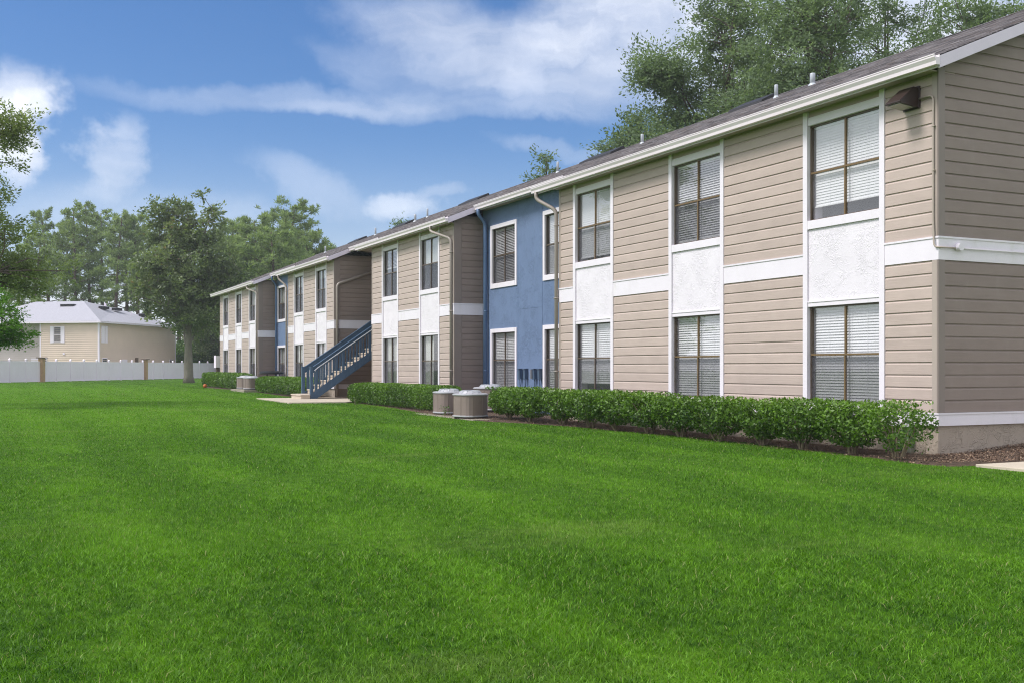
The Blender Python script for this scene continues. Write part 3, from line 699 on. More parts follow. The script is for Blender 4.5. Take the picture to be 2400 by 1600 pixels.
def build_apartment():
    for B in BLOCKS: build_block(B)
    # --- end wall (x = 0, facing the near side)
    wall = MB(); wall.box(0.004, 0.03, BACK, -0.012, Z_BASE0, 6.12)
    wall.prism_x([(BACK, 6.12), (-0.012, 6.12), (-0.012, roof_z(0) - 0.14), (Y_RIDGE, roof_z(Y_RIDGE) - 0.14), (BACK, roof_z(0) - 0.14)], 0.004, 0.03)
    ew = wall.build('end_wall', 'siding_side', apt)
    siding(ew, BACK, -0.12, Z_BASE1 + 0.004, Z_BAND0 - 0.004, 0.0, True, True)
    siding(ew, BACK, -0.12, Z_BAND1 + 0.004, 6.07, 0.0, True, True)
    z = 6.07
    while z < 8.85:
        ys = (roof_z(0) - 0.22 - z) / SLOPE
        yf = min(-0.12, ys - 0.0); yb = 2 * Y_RIDGE - yf
        if yf - yb > 0.4: link('siding_board', board_mesh(yf - yb, BOARD, 'siding_side'), ew, (0.0, yb, z), R(90))
        z += BOARD
    bd = MB(); bd.box(-0.034, 0.003, BACK, 0.033, Z_BAND0, Z_BAND1 - 0.03); bd.box(-0.048, 0.003, BACK, 0.047, Z_BAND1 - 0.03, Z_BAND1); bd.build('band_board', 'white_trim', apt)
    bd = MB(); bd.box(-0.036, 0.003, BACK, 0.035, Z_BASE0, Z_BASE1 - 0.025); bd.box(-0.05, 0.003, BACK, 0.049, Z_BASE1 - 0.025, Z_BASE1); bd.build('base_trim', 'white_trim', apt)
    for z0, z1 in ((Z_BASE1 + 0.002, Z_BAND0 - 0.002), (Z_BAND1 + 0.002, roof_z(0) - 0.2)):
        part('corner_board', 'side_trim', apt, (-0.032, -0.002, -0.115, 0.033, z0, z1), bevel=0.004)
    # --- recess side walls facing the near side: (x, depth back)
    for x, yb in ((19.50, REC - 0.02), (32.86, -5.0), (47.50, REC - 0.02)):
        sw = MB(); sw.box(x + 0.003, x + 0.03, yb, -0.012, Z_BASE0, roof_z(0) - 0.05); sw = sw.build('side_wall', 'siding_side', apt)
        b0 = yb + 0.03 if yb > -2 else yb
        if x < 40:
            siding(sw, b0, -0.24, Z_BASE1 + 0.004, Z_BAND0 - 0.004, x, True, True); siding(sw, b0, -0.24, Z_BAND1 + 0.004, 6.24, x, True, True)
        else:
            st = MB()
            for za, zb in ((Z_BASE1 + 0.004, Z_BAND0 - 0.004), (Z_BAND1 + 0.004, 6.24)):
                z = za
                while z < zb - 0.02:
                    h = min(BOARD, zb - z)
                    st.add([(x - o_, y, z + dz) for y in (b0, -0.24) for o_, dz in ((0, 0), (0.026, 0), (0.024, h - 0.042), (0.007, h - 0.016), (0.007, h), (0, h))],
                           [(i, (i + 1) % 6, (i + 1) % 6 + 6, i + 6) for i in range(6)]); z += h
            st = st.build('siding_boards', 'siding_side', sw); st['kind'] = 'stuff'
        bd = MB(); bd.box(x - 0.034, x + 0.002, yb, -0.002, Z_BAND0, Z_BAND1 - 0.03); bd.box(x - 0.048, x + 0.002, yb, -0.002, Z_BAND1 - 0.03, Z_BAND1); bd.build('band_board', 'white_trim', apt)
        bd = MB(); bd.box(x - 0.036, x + 0.002, yb, -0.002, Z_BASE0, Z_BASE1 - 0.025); bd.box(x - 0.05, x + 0.002, yb, -0.002, Z_BASE1 - 0.025, Z_BASE1); bd.build('base_trim', 'white_trim', apt)
        for z0, z1 in ((Z_BASE1 + 0.002, Z_BAND0 - 0.002), (Z_BAND1 + 0.002, 6.2)):
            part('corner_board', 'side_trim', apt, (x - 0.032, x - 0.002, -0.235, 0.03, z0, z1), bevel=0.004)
    # plain return walls facing away
    for x in (12.43, 27.73, 40.87, 58.56): part('return_wall', 'siding', apt, (x - 0.028, x - 0.002, -1.02 if x < 50 and x != 27.73 else BACK, -0.014, 0.0, 6.12))
    # --- blue recesses
    for xa, xb, wins in ((12.43, 19.50, [(16.98, 18.88, dict(tilt=42, gold=False), dict(tilt=52)), (13.36, 15.26, dict(tilt=64), dict(tilt=56))]),
                         (40.87, 47.50, [(45.37, 47.20, dict(kind='curtain', drop=0.5), dict(kind='curtain', drop=0.45)), (41.6, 43.4, dict(tilt=50), dict(tilt=50))])):
        part('wall_core', 'taupe_trim', apt, (xa - 0.02, xb + 0.02, BACK, REC - 0.36, 0, 6.5))
        wins = sorted(wins); b = MB(); tw = 0.115; zt = Z_SOF + 0.44
        xs = [xa] + [e for w in wins for e in (w[0] + 0.03, w[1] - 0.03)] + [xb]
        for i in range(0, len(xs), 2): b.box(xs[i], xs[i + 1], REC - 0.35, REC, -0.1, zt)
        for w in wins:
            for z0, z1 in ((-0.1, LO0 - 0.07), (LO1 + 0.07, UP0 - 0.11), (UP1 + 0.09, zt)): b.box(w[0] + 0.03, w[1] - 0.03, REC - 0.35, REC, z0, z1)
        b.build('blue_wall', 'blue_stucco', apt)
        for w in wins:
            for z0, z1, st in ((UP0, UP1, w[2]), (LO0, LO1, w[3])):
                t = MB(); a, c = w[0], w[1]; f0, f1 = REC - 0.33, REC + 0.03
                t.box(a, a + tw, f0, f1, z0 - 0.15, z1 + 0.12); t.box(c - tw, c, f0, f1, z0 - 0.15, z1 + 0.12)
                t.box(a + tw, c - tw, f0, f1 + 0.006, z0 - 0.15, z0 + 0.004); t.box(a + tw, c - tw, f0, f1 + 0.004, z1 - 0.004, z1 + 0.12)
                t.build('window_surround', 'white_trim', apt, bevel=0.004)
                window(apt, a + tw, c - tw, z0, z1, REC + 0.0, st)
        eave(xa + 0.82, xb - 0.31, REC)
    # panel joints of the near blue wall
    for x in (16.93, 15.33): part('joint_strip', 'blue_stucco', apt, (x - 0.012, x + 0.012, REC - 0.02, REC + 0.006, 0.3, 6.45))
    part('joint_strip', 'blue_stucco', apt, (15.35, 16.91, REC - 0.02, REC + 0.005, 3.17, 3.19))
    # --- breezeway behind the stairs
    part('breezeway_wall', 'siding', apt, (27.75, 32.84, -5.3, -5.0, 0, 6.5))
    part('landing', 'tread_concrete', apt, (27.75, 32.84, -5.0, -2.75, 3.18, 3.36))
    eave(28.62, 32.56, REC)
    part('breezeway_ceiling', 'soffit', apt, (27.72, 32.86, -5.0, -1.36, 6.46, 6.5))
    # --- roof
    for B in BLOCKS: roof_section(B['x0'] - B['right_oh'], B['x1'] + B['left_oh'], Y_EAVE, REC + Y_EAVE)
    X0, X1 = -0.35, 59.66
    rf = roof_section(X0, X1, REC + Y_EAVE, Y_RIDGE)
    b = MB(); yr = Y_RIDGE; ye = 2 * Y_RIDGE - Y_EAVE
    b.prism_x([(yr, roof_z(yr) + 0.004), (ye, Z_EAVE), (ye, Z_EAVE - 0.08), (yr, roof_z(yr) - 0.09)], X0, X1); b.build('roof', 'shingles', apt)
    b = MB(); b.prism_x([(yr + 0.16, roof_z(yr + 0.16) + 0.016), (yr, roof_z(yr) + 0.022), (yr - 0.16, roof_z(yr + 0.16) + 0.016), (yr, roof_z(yr) + 0.002)], X0, X1); b.build('ridge_cap', 'shingles', apt)
    # vents sit on the slope
    for x, w, h, sq in ((8.91, 0.062, 0.30, True), (10.31, 0.045, 0.34, True), (16.82, 0.045, 0.30, True), (22.51, 0.045, 0.40, False), (37.25, 0.06, 0.36, False), (35.6, 0.045, 0.42, False), (43.3, 0.05, 0.40, False), (53.0, 0.05, 0.4, False)):
        z = roof_z(-5.4); b = MB()
        if sq: b.lathe([(w, z - 0.05), (w, z + h - 0.02), (w * 0.93, z + h)], 12, (x, -5.4), 4.0)
        else: b.lathe([(w, z - 0.05), (w, z + h - 0.02), (w * 0.9, z + h)], 12, (x, -5.4))
        b.lathe([(w * 2.0, z - 0.07), (w * 1.8, z + 0.0), (w * 1.1, z + 0.05)], 12, (x, -5.4)); b.build('vent_pipe', 'galvanised', rf, smooth=True)
    for xa, xb in ((11.6, 13.1), (19.7, 21.9), (31.0, 33.2), (40.2, 42.2), (48.2, 50.2)):
        b = MB(); y0, y1 = -5.95, -6.5
        b.prism_x([(y0, roof_z(y0) - 0.02), (y0 - 0.02, roof_z(y0) + 0.08), (y1, roof_z(y1) + 0.12), (y1 - 0.1, roof_z(y1) - 0.02)][::-1], xa, xb); b.build('roof_vent', 'dark_vent', rf)
build_apartment()

def pipe_path(pts, r=0.16, n=5):
    """round the corners of a polyline"""
    P = [Vector(p) for p in pts]; out = [P[0]]
    for i in range(1, len(P) - 1):
        a, b, c = P[i - 1], P[i], P[i + 1]
        ra = min(r, (a - b).length * 0.45); rc = min(r, (c - b).length * 0.45)
        p0 = b + (a - b).normalized() * ra; p1 = b + (c - b).normalized() * rc
        for k in range(n + 1):
            t = k / n; out.append(p0 * (1 - t) ** 2 + b * 2 * t * (1 - t) + p1 * t ** 2)
    return out + [P[-1]]
def downspout(pts, m='downspout_paint', rad=0.046):
    b = MB(); b.tube(pipe_path(pts), rad, 10)
    for p in pts[-1:]:
        z = p[2] + 1.2
        while z < pts[-2][2] - 0.3:
            b.box(p[0] - 0.06, p[0] + 0.06, p[1] - 0.056, p[1] + 0.05, z, z + 0.03); z += 1.9
    b.build('downspout', m, apt, smooth=True)
downspout([(13.02, 0.40, 6.06), (13.02, 0.40, 5.86), (12.47, 0.085, 5.52), (12.47, 0.085, 0.1)], rad=0.050)
downspout([(20.62, 0.40, 6.06), (20.62, 0.40, 5.88), (19.60, 0.085, 5.55), (19.60, 0.085, 0.1)], rad=0.046)
downspout([(18.98, -0.60, 6.46), (18.98, -0.60, 6.28), (19.10, -0.90, 6.05), (19.10, -0.90, 0.1)], 'blue_trim', 0.06)
downspout([(32.77, -3.6, 6.30), (32.77, -0.09, 5.02), (32.77, -0.09, 0.15)], rad=0.058)
downspout([(41.35, 0.40, 6.06), (41.35, 0.40, 5.86), (40.92, 0.085, 5.5), (40.92, 0.085, 0.2)], rad=0.047)
downspout([(48.75, 0.40, 6.06), (48.75, 0.40, 5.86), (47.62, 0.085, 5.6), (47.62, 0.085, 0.2)], rad=0.047)
downspout([(46.9, -0.60, 6.46), (46.9, -0.60, 6.28), (47.2, -0.90, 6.0), (47.2, -0.90, 0.2)], 'blue_trim', 0.055)

# ------------------------------------------------------------------ stairs
def make_stairs():
    X0, X1 = 31.03, 32.33; Y0 = 1.62; ZB = 0.13; RISE, RUN, N = 0.192, 0.283, 17; sl = RISE / RUN
    st = empty('staircase', (31.68, 1.5, ZB), label='navy blue exterior staircase with tan steps climbing into the breezeway', cat='staircase')
    def P(m): return m                                   # parts below are in world coordinates
    inv = Vector(st.location) * -1
    def put(b, name, m, parent=st, bevel=0.0):
        b.v = [(x + inv.x, y + inv.y, z + inv.z) for x, y, z in b.v] if parent is st else b.v
        return b.build(name, m, parent, bevel=bevel)
    def zline(y): return ZB + (Y0 - y) * sl
    yend = Y0 - (N - 1) * RUN
    for k in range(N):
        b = MB(); y1 = Y0 - k * RUN + 0.02; z1 = ZB + (k + 1) * RISE
        b.box(X0 + 0.05, X1 - 0.05, y1 - RUN - 0.03, y1 + (0.03 if k else 0.10), z1 - 0.055, z1)
        b.box(X0 + 0.06, X1 - 0.06, y1 - 0.05, y1 - 0.0, z1 - RISE + 0.004, z1 - 0.057)
        if k == 0: b.box(X0 - 0.14, X1 + 0.1, y1 - 0.02, y1 + 0.36, z1 - RISE - 0.04, z1 - 0.06); b.box(X0 - 0.16, X1 + 0.12, y1 - 0.02, y1 + 0.39, z1 - 0.06, z1 - 0.006)
        put(b, 'step', 'tread_concrete', bevel=0.006)
    for X in (X0, X1):
        xa, xb = (X - 0.03, X + 0.03)
        b = MB(); ya = Y0 - 0.16
        lo, hi = -0.19, 0.155
        b.prism_x([(ya + 0.05, ZB), (ya + 0.05, zline(ya) + 0.12), (yend, zline(yend) + hi), (yend, zline(yend) + lo), (ya - 0.14, ZB)][::1], xa, xb); put(b, 'stringer', 'navy_paint', bevel=0.005)
        # batten cladding on the stringer
        b = MB(); y = ya - 0.1
        while y > yend + 0.1:
            b.prism_x([(y, zline(y) + lo + 0.02), (y, zline(y) + hi - 0.02), (y - 0.09, zline(y - 0.09) + hi - 0.02), (y - 0.09, zline(y - 0.09) + lo + 0.02)], xa - 0.008, xa - 0.001); y -= 0.135
        b.v = [(x, yy, max(z, ZB + 0.01)) for x, yy, z in b.v]
        put(b, 'batten', 'navy_paint')
        b = MB(); b.box(X - 0.065, X + 0.065, Y0 - 0.16, Y0 - 0.03, ZB, ZB + 1.33); put(b, 'newel_post', 'navy_paint', bevel=0.008)
        r0 = 0.93
        b = MB(); yt = Y0 - 0.165
        b.prism_x([(yt, zline(yt) + r0 + 0.02), (yend, zline(yend) + r0 + 0.02), (yend, zline(yend) + r0 + 0.24), (yt, zline(yt) + r0 + 0.24)], X - 0.028, X + 0.028); put(b, 'rail', 'navy_paint', bevel=0.006)
        b = MB(); b.prism_x([(yt, zline(yt) + r0 + 0.242), (yend, zline(yend) + r0 + 0.242), (yend, zline(yend) + r0 + 0.285), (yt, zline(yt) + r0 + 0.285)], X - 0.06, X + 0.06); put(b, 'rail_cap', 'navy_paint', bevel=0.006)
        y = yt - 0.13
        i = 0
        while y > yend + 0.05:
            w = 0.021 if i % 8 else 0.045
            b = MB(); b.box(X - w, X + w, y - w, y + w, zline(y) + 0.06, zline(y) + r0 + 0.1); put(b, 'baluster', 'navy_paint'); y -= 0.145; i += 1
    # pipe handrail on brackets, outside of the near rail
    b = MB(); xx = X0 - 0.085; pts = [(xx, Y0 - 0.25, zline(Y0 - 0.25) + 0.98), (xx, Y0 - 0.20, zline(Y0 - 0.2) + 1.02), (xx, Y0 - 0.35, zline(Y0 - 0.35) + 1.05), (xx, yend, zline(yend) + 1.05)]
    b.tube(pts, 0.019, 8); put(b, 'handrail', 'galvanised')
    y = Y0 - 0.6
    while y > yend:
        b = MB(); b.tube([(X0 - 0.03, y, zline(y) + 0.99), (xx, y, zline(y) + 1.035)], 0.011, 6); put(b, 'bracket', 'galvanised'); y -= 0.6
make_stairs()

# ------------------------------------------------------------------ things on and by the walls
def make_wall_light():
    o = empty('wall_light', (0.50, 0.03, 5.72), label='dark brown wedge-shaped floodlight under the eave by the near corner', cat='wall light')
    b = MB(); w = 0.155
    b.prism_x([(0.0, -0.15), (0.10, -0.15), (0.44, -0.11), (0.445, -0.09), (0.13, 0.17), (0.0, 0.17)], -w, w); b.build('housing', 'lamp_metal', o, bevel=0.01)
    b = MB(); b.prism_x([(0.12, -0.149), (0.40, -0.117), (0.40, -0.128), (0.12, -0.160)][::-1], -w * 0.8, w * 0.8); b.build('lens', 'lamp_glass', o)
    b = MB(); b.box(-w - 0.012, w + 0.012, -0.015, 0.03, -0.17, 0.19); b.build('back_plate', 'lamp_metal', o, bevel=0.006)
    c = empty('conduit', (0.05, 0.05, 3.3), label='taupe electrical conduit from the floodlight down and round the corner', cat='conduit')
    L = Vector(c.location)
    b = MB(); pts = [(0.335, 0.055, 5.70), (0.05, 0.055, 5.70), (0.05, 0.055, 3.72), (0.02, 0.075, 3.30), (-0.07, 0.03, 3.29), (-0.07, -0.30, 3.29)]
    b.tube([Vector(p) - L for p in pipe_path(pts, 0.10)], 0.014, 8); b.build('pipe', 'conduit', c, smooth=True)
    b = MB(); b.tube([Vector(p) - L for p in pipe_path([(-0.07, -0.46, 3.29), (-0.07, -13.0, 3.29)])], 0.014, 8); b.build('pipe', 'white_trim', c, smooth=True)
    b = MB(); b.tube([Vector(p) - L for p in [(-0.036, -0.38, 3.31), (-0.12, -0.38, 3.31)]], 0.062, 16)
    b.tube([Vector(p) - L for p in [(-0.07, -0.30, 3.29), (-0.07, -0.46, 3.29)]], 0.024, 10); b.build('junction_box', 'white_trim', c)
    for z in (5.2, 4.5):
        b = MB(); b.box(0.022 - L.x, 0.078 - L.x, 0.033 - L.y, 0.073 - L.y, z - L.z, z + 0.02 - L.z); b.build('clip', 'conduit', c)
make_wall_light()
def make_utility_boxes():
    names = ['utility box nearest the white-framed blue-wall window on the left', 'second utility box from the left on the blue wall',
             'third utility box from the left on the blue wall, its cover ajar', 'utility box on the blue wall closest to the taupe downspout']
    for i, x in enumerate((16.66, 16.30, 15.69, 15.37)):
        z = 1.06
        o = empty('utility_box', (x, REC + 0.01, z), label='small navy ' + names[i], cat='utility box', group='utility boxes on the near blue wall')
        b = MB(); b.prism_x([(0, 0.03), (0.10, 0.0), (0.11, 0.30), (0, 0.31)], -0.062, 0.062); b.build('box', 'meter_blue', o, bevel=0.008)
        b = MB(); b.prism_x([(0, 0.312), (0.13, 0.302), (0.13, 0.316), (0, 0.328)], -0.072, 0.072); b.build('lid', 'meter_blue', o)
        if i == 2:
            b = MB(); b.box(0.09, 0.10, 0.03, 0.16, 0.02, 0.30); b.build('cover', 'grey_metal', o, rz=R(12))
        b = MB(); b.tube([(0.01, 0.06, 0.05), (0.0, 0.06, -0.1), (-0.03, 0.05, -0.3), (-0.06 + 0.03 * i, 0.05, -0.6), (-0.06 + 0.03 * i, 0.05, -1.0)], 0.018, 8); b.build('conduit', 'meter_blue', o, smooth=True)
make_utility_boxes()
def condenser(x, y, z, label, group, rz=0.0, s=1.0, dark=False):
    o = empty('air_conditioner', (x, y, z), rz, label, 'air conditioner', group)
    h = 0.62 * s; r = 0.415 * s
    b = MB(); b.lathe([(r * 0.97, 0.05), (r, 0.07), (r, h), (r * 0.97, h + 0.005)], 32, sq=3.2); b.build('shell', 'condenser_shell', o, smooth=False)
    b = MB(); b.lathe([(r * 0.93, 0.0), (r * 0.93, 0.05)], 24, sq=3.2); b.build('base', 'condenser_dark', o)
    b = MB(); b.lathe([(r * 1.03, 0.045), (r * 1.04, 0.055), (r * 1.04, 0.075), (r * 1.01, 0.085)], 32, sq=3.2); b.build('base_rim', 'condenser_lid', o)
    for k in range(4):                                  # rows of louvre wires round the shell
        zz = h * (0.22 + 0.2 * k)
        b = MB(); b.lathe([(r * 1.0, zz), (r * 1.006, zz + 0.004), (r * 1.0, zz + 0.008)], 32, sq=3.2); b.build('grille_ring', 'condenser_shell', o)
    for k in range(8):
        t = math.pi / 4 * k + 0.2; c_, s_ = math.cos(t), math.sin(t); e = r * 1.004 / ((abs(c_) ** 3.2 + abs(s_) ** 3.2) ** (1 / 3.2))
        b = MB(); b.box(-0.004, 0.008, -0.012, 0.012, 0.085, h - 0.005); b.build('seam', 'condenser_shell', o, (e * c_, e * s_, 0), t)
    lid = 'dark_vent' if dark else 'condenser_lid'
    b = MB(); b.lathe([(r * 1.02, h), (r * 1.06, h + 0.012), (r * 1.06, h + 0.035), (r * 0.98, h + 0.055), (r * 0.80, h + 0.062)], 32, sq=3.0)
    ld = b.build('lid', lid, o, smooth=False)
    b = MB(); b.lathe([(r * 0.74, h + 0.062), (r * 0.62, h + 0.12), (r * 0.50, h + 0.128), (r * 0.2, h + 0.13)], 28); b.build('fan_guard', 'condenser_lid' if not dark else 'dark_vent', ld)
    for k in range(12):
        t = math.pi / 6 * k; b = MB(); b.tube([(r * 0.75 * math.cos(t), r * 0.75 * math.sin(t), h + 0.066), (r * 0.63 * math.cos(t), r * 0.63 * math.sin(t), h + 0.127), (0.2 * r * math.cos(t), 0.2 * r * math.sin(t), h + 0.138)], 0.008, 5); b.build('guard_rib', 'galvanised', ld)
    return o
G1 = 'condensers beside the near hedges'; G2 = 'condensers between the far hedges'
condenser(14.62, 1.60, 0.035, 'brown air conditioner with grey lid, front one beside the long hedge', G1, 0.3, 1.0)
condenser(17.05, 1.22, 0.035, 'brown air conditioner with grey lid at the end of the trimmed hedge', G1, 0.1, 1.0)
condenser(17.15, -0.18, 0.10, 'air conditioner farthest back, close to the blue wall downspout', G1, 0.5, 1.08)
condenser(46.1, 1.05, 0.26, 'small brown air conditioner on a pad, left of the far pair', G2, 0.2, 0.95)
condenser(43.95, 1.15, 0.26, 'grey-lidded air conditioner on a pad, right of the far pair', G2, 0.2, 0.95)
def make_small():
    # meter cabinet on the far corner
    o = empty('meter_cabinet', (58.75, 0.12, 0.2), label='light grey meter cabinet on the far corner of the building', cat='cabinet')
    b = MB(); b.box(-0.18, 0.42, -0.16, 0.16, 1.22, 1.98); b.build('box', 'grey_metal', o, bevel=0.01)
    b = MB(); b.box(-0.19, 0.43, 0.161, 0.172, 1.20, 2.0); b.build('door', 'vinyl', o, bevel=0.004)
    b = MB(); b.box(0.05, 0.2, -0.08, 0.08, 0.0, 1.22); b.build('post', 'brown_cap', o)
    # ball
    x, y = at(480.5, 66); r = 0.125; zc = gz(x) + r * 0.9
    b = MB(); b.lathe([(max(0.002, r * math.sin(math.pi * k / 12)), -r * math.cos(math.pi * k / 12)) for k in range(13)], 20); o = b.build('ball', 'orange_ball', None, (x, y, zc), smooth=True)
    tag(o, 'orange ball lying on the lawn beside the far hedge', 'ball')
    for k in range(2):
        b = MB(); n = 24; b.tube([(r * 1.002 * math.cos(2 * math.pi * i / n), 0, r * 1.002 * math.sin(2 * math.pi * i / n)) for i in range(n + 1)], 0.0035, 5); b.build('seam', 'black_plastic', o, rz=k * math.pi / 2)
    # dark table behind the far hedge
    t = empty('patio_table', (45.5, -0.25, 0.16), label='black patio table behind the hedge in front of the far blue wall', cat='table')
    b = MB(); b.lathe([(0.60, 0.90), (0.66, 0.93), (0.66, 1.0), (0.55, 1.06), (0.3, 1.08)], 28); b.build('table_top', 'black_plastic', t)
    for k in range(4):
        a = k * math.pi / 2 + 0.5; b = MB(); b.tube([(0.45 * math.cos(a), 0.45 * math.sin(a), 0.0), (0.32 * math.cos(a), 0.32 * math.sin(a), 0.94)], 0.022, 8); b.build('leg', 'black_plastic', t)
    # crawlspace cover behind the last shrub
    o = empty('utility_cover', (0.72, 0.02, 0.02), label='grey-green metal cover on the foundation behind the sparse shrub', cat='cover')
    b = MB(); b.box(-0.24, 0.24, -0.03, 0.06, 0.0, 0.46); b.build('plate', 'box_green', o, bevel=0.008)
    b = MB(); b.box(-0.25, 0.25, -0.03, 0.075, 0.44, 0.47); b.build('lip', 'grey_metal', o)
make_small()

# ------------------------------------------------------------------ foliage
def grow_stems(b, base, tips, r0, n=6, spread=0.5):
    for t in tips:
        t = Vector(t); base_ = Vector(base); k = 4; pts = []
        off = Vector((random.uniform(-1, 1), random.uniform(-1, 1), 0)) * 0.06
        for i in range(k + 1):
            u = i / k; p = base_.lerp(t, u); p += off * math.sin(u * 3.1) * 1.2; p.z = base_.z + (t.z - base_.z) * (u ** 0.85); pts.append(p)
        b.tube(pts, [r0 * (1 - 0.75 * i / k) for i in range(k + 1)], n, caps=False)

def shrub(x, y, w, d, h, nleaf, label, leaf=0.052, sparse=0.0, group=None, foot=0.42):
    z0 = gz(x) + 0.02; o = empty('hedge_shrub', (x, y, z0), label=label, cat='shrub', group=group)
    n = nleaf
    u = RNG.uniform(-1, 1, (n * 3, 3)); p = np.abs(u).max(1)
    # superellipsoid, denser towards the clipped skin
    rr = (np.abs(u) ** 3.7).sum(1) ** (1 / 3.7)
    keep = (rr < 1) & (RNG.random(len(u)) < 0.35 + 0.65 * rr ** 3); u = u[keep][:n]
    lump = 1 + 0.07 * np.sin(u[:, 0] * 6 + x) + 0.06 * np.sin(u[:, 1] * 5 + x * 2)
    P = np.stack([u[:, 0] * w * lump, u[:, 1] * d * lump, h * (0.56 + 0.42 * u[:, 2]) + 0.02 * RNG.normal(size=len(u))], -1)
    # foliage draws in towards the stems near the ground and has holes
    zt = np.clip(P[:, 2] / h, 0, 1); pull = foot + (1 - foot) * np.clip(zt * (1.3 + foot * 1.7), 0, 1); P[:, 0] *= pull; P[:, 1] *= pull
    ph = x * 1.7
    hole = np.sin(P[:, 0] * 7 + ph) * np.sin(P[:, 1] * 6 + ph) * np.sin(P[:, 2] * 9 + ph)
    P = P[(hole < 0.46 - 0.8 * sparse) & (RNG.random(len(P)) > sparse * 0.7) & (RNG.random(len(P)) < 0.06 + 1.9 * np.clip(P[:, 2] / h - 0.05, 0, 1))]
    # young shoots over the clipped top
    ns = int(nleaf * 0.05); sp = np.stack([RNG.uniform(-w, w, ns) * 0.95, RNG.uniform(-d, d, ns) * 0.9, h * RNG.uniform(0.97, 1.07, ns)], -1); P = np.concatenate([P, sp])
    out = P - np.array([0, 0, h * 0.5]); out /= np.linalg.norm(out, axis=1, keepdims=True) + 1e-6
    depth = np.clip((P[:, 2] / h - 0.55) * 1.0, 0, 0.45)  # lighter tone for upper leaves: sunlit top painted into the leaf colour
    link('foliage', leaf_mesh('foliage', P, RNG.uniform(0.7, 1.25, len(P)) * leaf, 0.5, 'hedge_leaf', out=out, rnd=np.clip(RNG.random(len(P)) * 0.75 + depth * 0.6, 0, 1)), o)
    b = MB()
    for k in range(9):
        a = random.uniform(0, 6.28); q = random.uniform(0.3, 0.8)
        grow_stems(b, (0.05 * math.cos(a), 0.05 * math.sin(a), -0.04), [(w * q * math.cos(a), d * q * math.sin(a), h * random.uniform(0.5, 0.85))], random.uniform(0.014, 0.026), 5)
    b.build('stem', 'stem', o, smooth=True)
    return o
NTH = ['sparse end shrub of the long hedge with bare stems by the building corner', 'hedge shrub second from the building corner', 'hedge shrub third from the corner, under the nearest windows',
       'hedge shrub fourth from the corner, left of the nearest windows', 'hedge shrub fifth from the building corner', 'hedge shrub sixth from the corner, under the middle windows',
       'hedge shrub seventh from the building corner', 'hedge shrub eighth from the building corner', 'hedge shrub ninth from the corner, under the third windows',
       'hedge shrub tenth from the building corner', 'hedge shrub eleventh from the corner, below the utility boxes', 'leftmost shrub of the long hedge, beside the condensers']
for i, px in enumerate((-0.12, 1.05, 2.18, 3.30, 4.55, 5.85, 7.05, 8.30, 9.45, 10.85, 12.05, 13.35)):
    if i == 0: shrub(px, 0.98, 0.46, 0.42, 0.84, 3200, NTH[i], 0.066, 0.22, 'shrubs of the long near hedge')
    else: shrub(px, 0.80 + (0.25 if i > 9 else 0) + random.uniform(-.04, .04), 0.75, 0.48, 0.79 + random.uniform(-0.03, 0.04) + (0.03 if i > 8 else 0), 6800, NTH[i] + ', glossy green', 0.070, 0.0 if i > 4 else 0.08, 'shrubs of the long near hedge', random.uniform(0.28, 0.42) if i < 6 else random.uniform(0.42, 0.55))

def hedge(x0, x1, y0, y1, h, n, leaf, label):
    z0 = gz((x0 + x1) / 2); cx, cy = (x0 + x1) / 2, (y0 + y1) / 2
    o = empty('hedge', (cx, cy, z0), label=label, cat='hedge', group='clipped box hedges')
    hw, hd = (x1 - x0) / 2, (y1 - y0) / 2
    u = RNG.uniform(-1, 1, (n * 4, 3)); e = np.abs(u) ** np.array([14, 5, 5]); rr = e.sum(1)
    keep = (rr < 1) & (RNG.random(len(u)) < 0.12 + 0.88 * rr); u = u[keep][:n]
    xx = u[:, 0] * hw; lump = 1 + 0.05 * np.sin(xx * 4.2) + 0.04 * np.sin(xx * 9.1 + 2)
    P = np.stack([xx, u[:, 1] * hd * lump, h * (0.53 + 0.47 * u[:, 2]) + 0.02 * np.sin(xx * 2.7)], -1)
    P = P[RNG.random(len(P)) < 0.15 + 2.6 * np.clip(P[:, 2] / h, 0, 1)]
    out = P * np.array([0.1, 1, 1]) - np.array([0, 0, h * 0.5]); out /= np.linalg.norm(out, axis=1, keepdims=True) + 1e-6
    top = np.clip((P[:, 2] / h - 0.35) * 0.6, 0, 0.45)  # sunlight on the hedge top, put into the leaf tone by height
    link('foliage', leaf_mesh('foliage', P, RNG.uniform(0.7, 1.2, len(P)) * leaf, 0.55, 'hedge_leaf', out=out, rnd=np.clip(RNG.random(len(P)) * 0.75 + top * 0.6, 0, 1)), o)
    b = MB(); x = -hw + 0.4
    while x < hw - 0.2:
        for k in range(5):
            a = random.uniform(0, 6.28); grow_stems(b, (x, 0, -0.03), [(x + 0.4 * math.cos(a), hd * 0.7 * math.sin(a), h * random.uniform(0.4, 0.7))], 0.018, 5)
        x += 0.9
    b.build('stem', 'stem', o)['kind'] = 'stuff'
hedge(17.6, 27.2, 0.35, 1.30, 0.80, 36000, 0.068, 'clipped green hedge between the near condensers and the stairs')
hedge(33.4, 43.2, 0.30, 1.25, 0.86, 17000, 0.085, 'clipped green hedge left of the stairs, behind the railing')
hedge(47.2, 59.6, 0.20, 1.15, 0.95, 17000, 0.095, 'farthest clipped hedge at the end of the building')
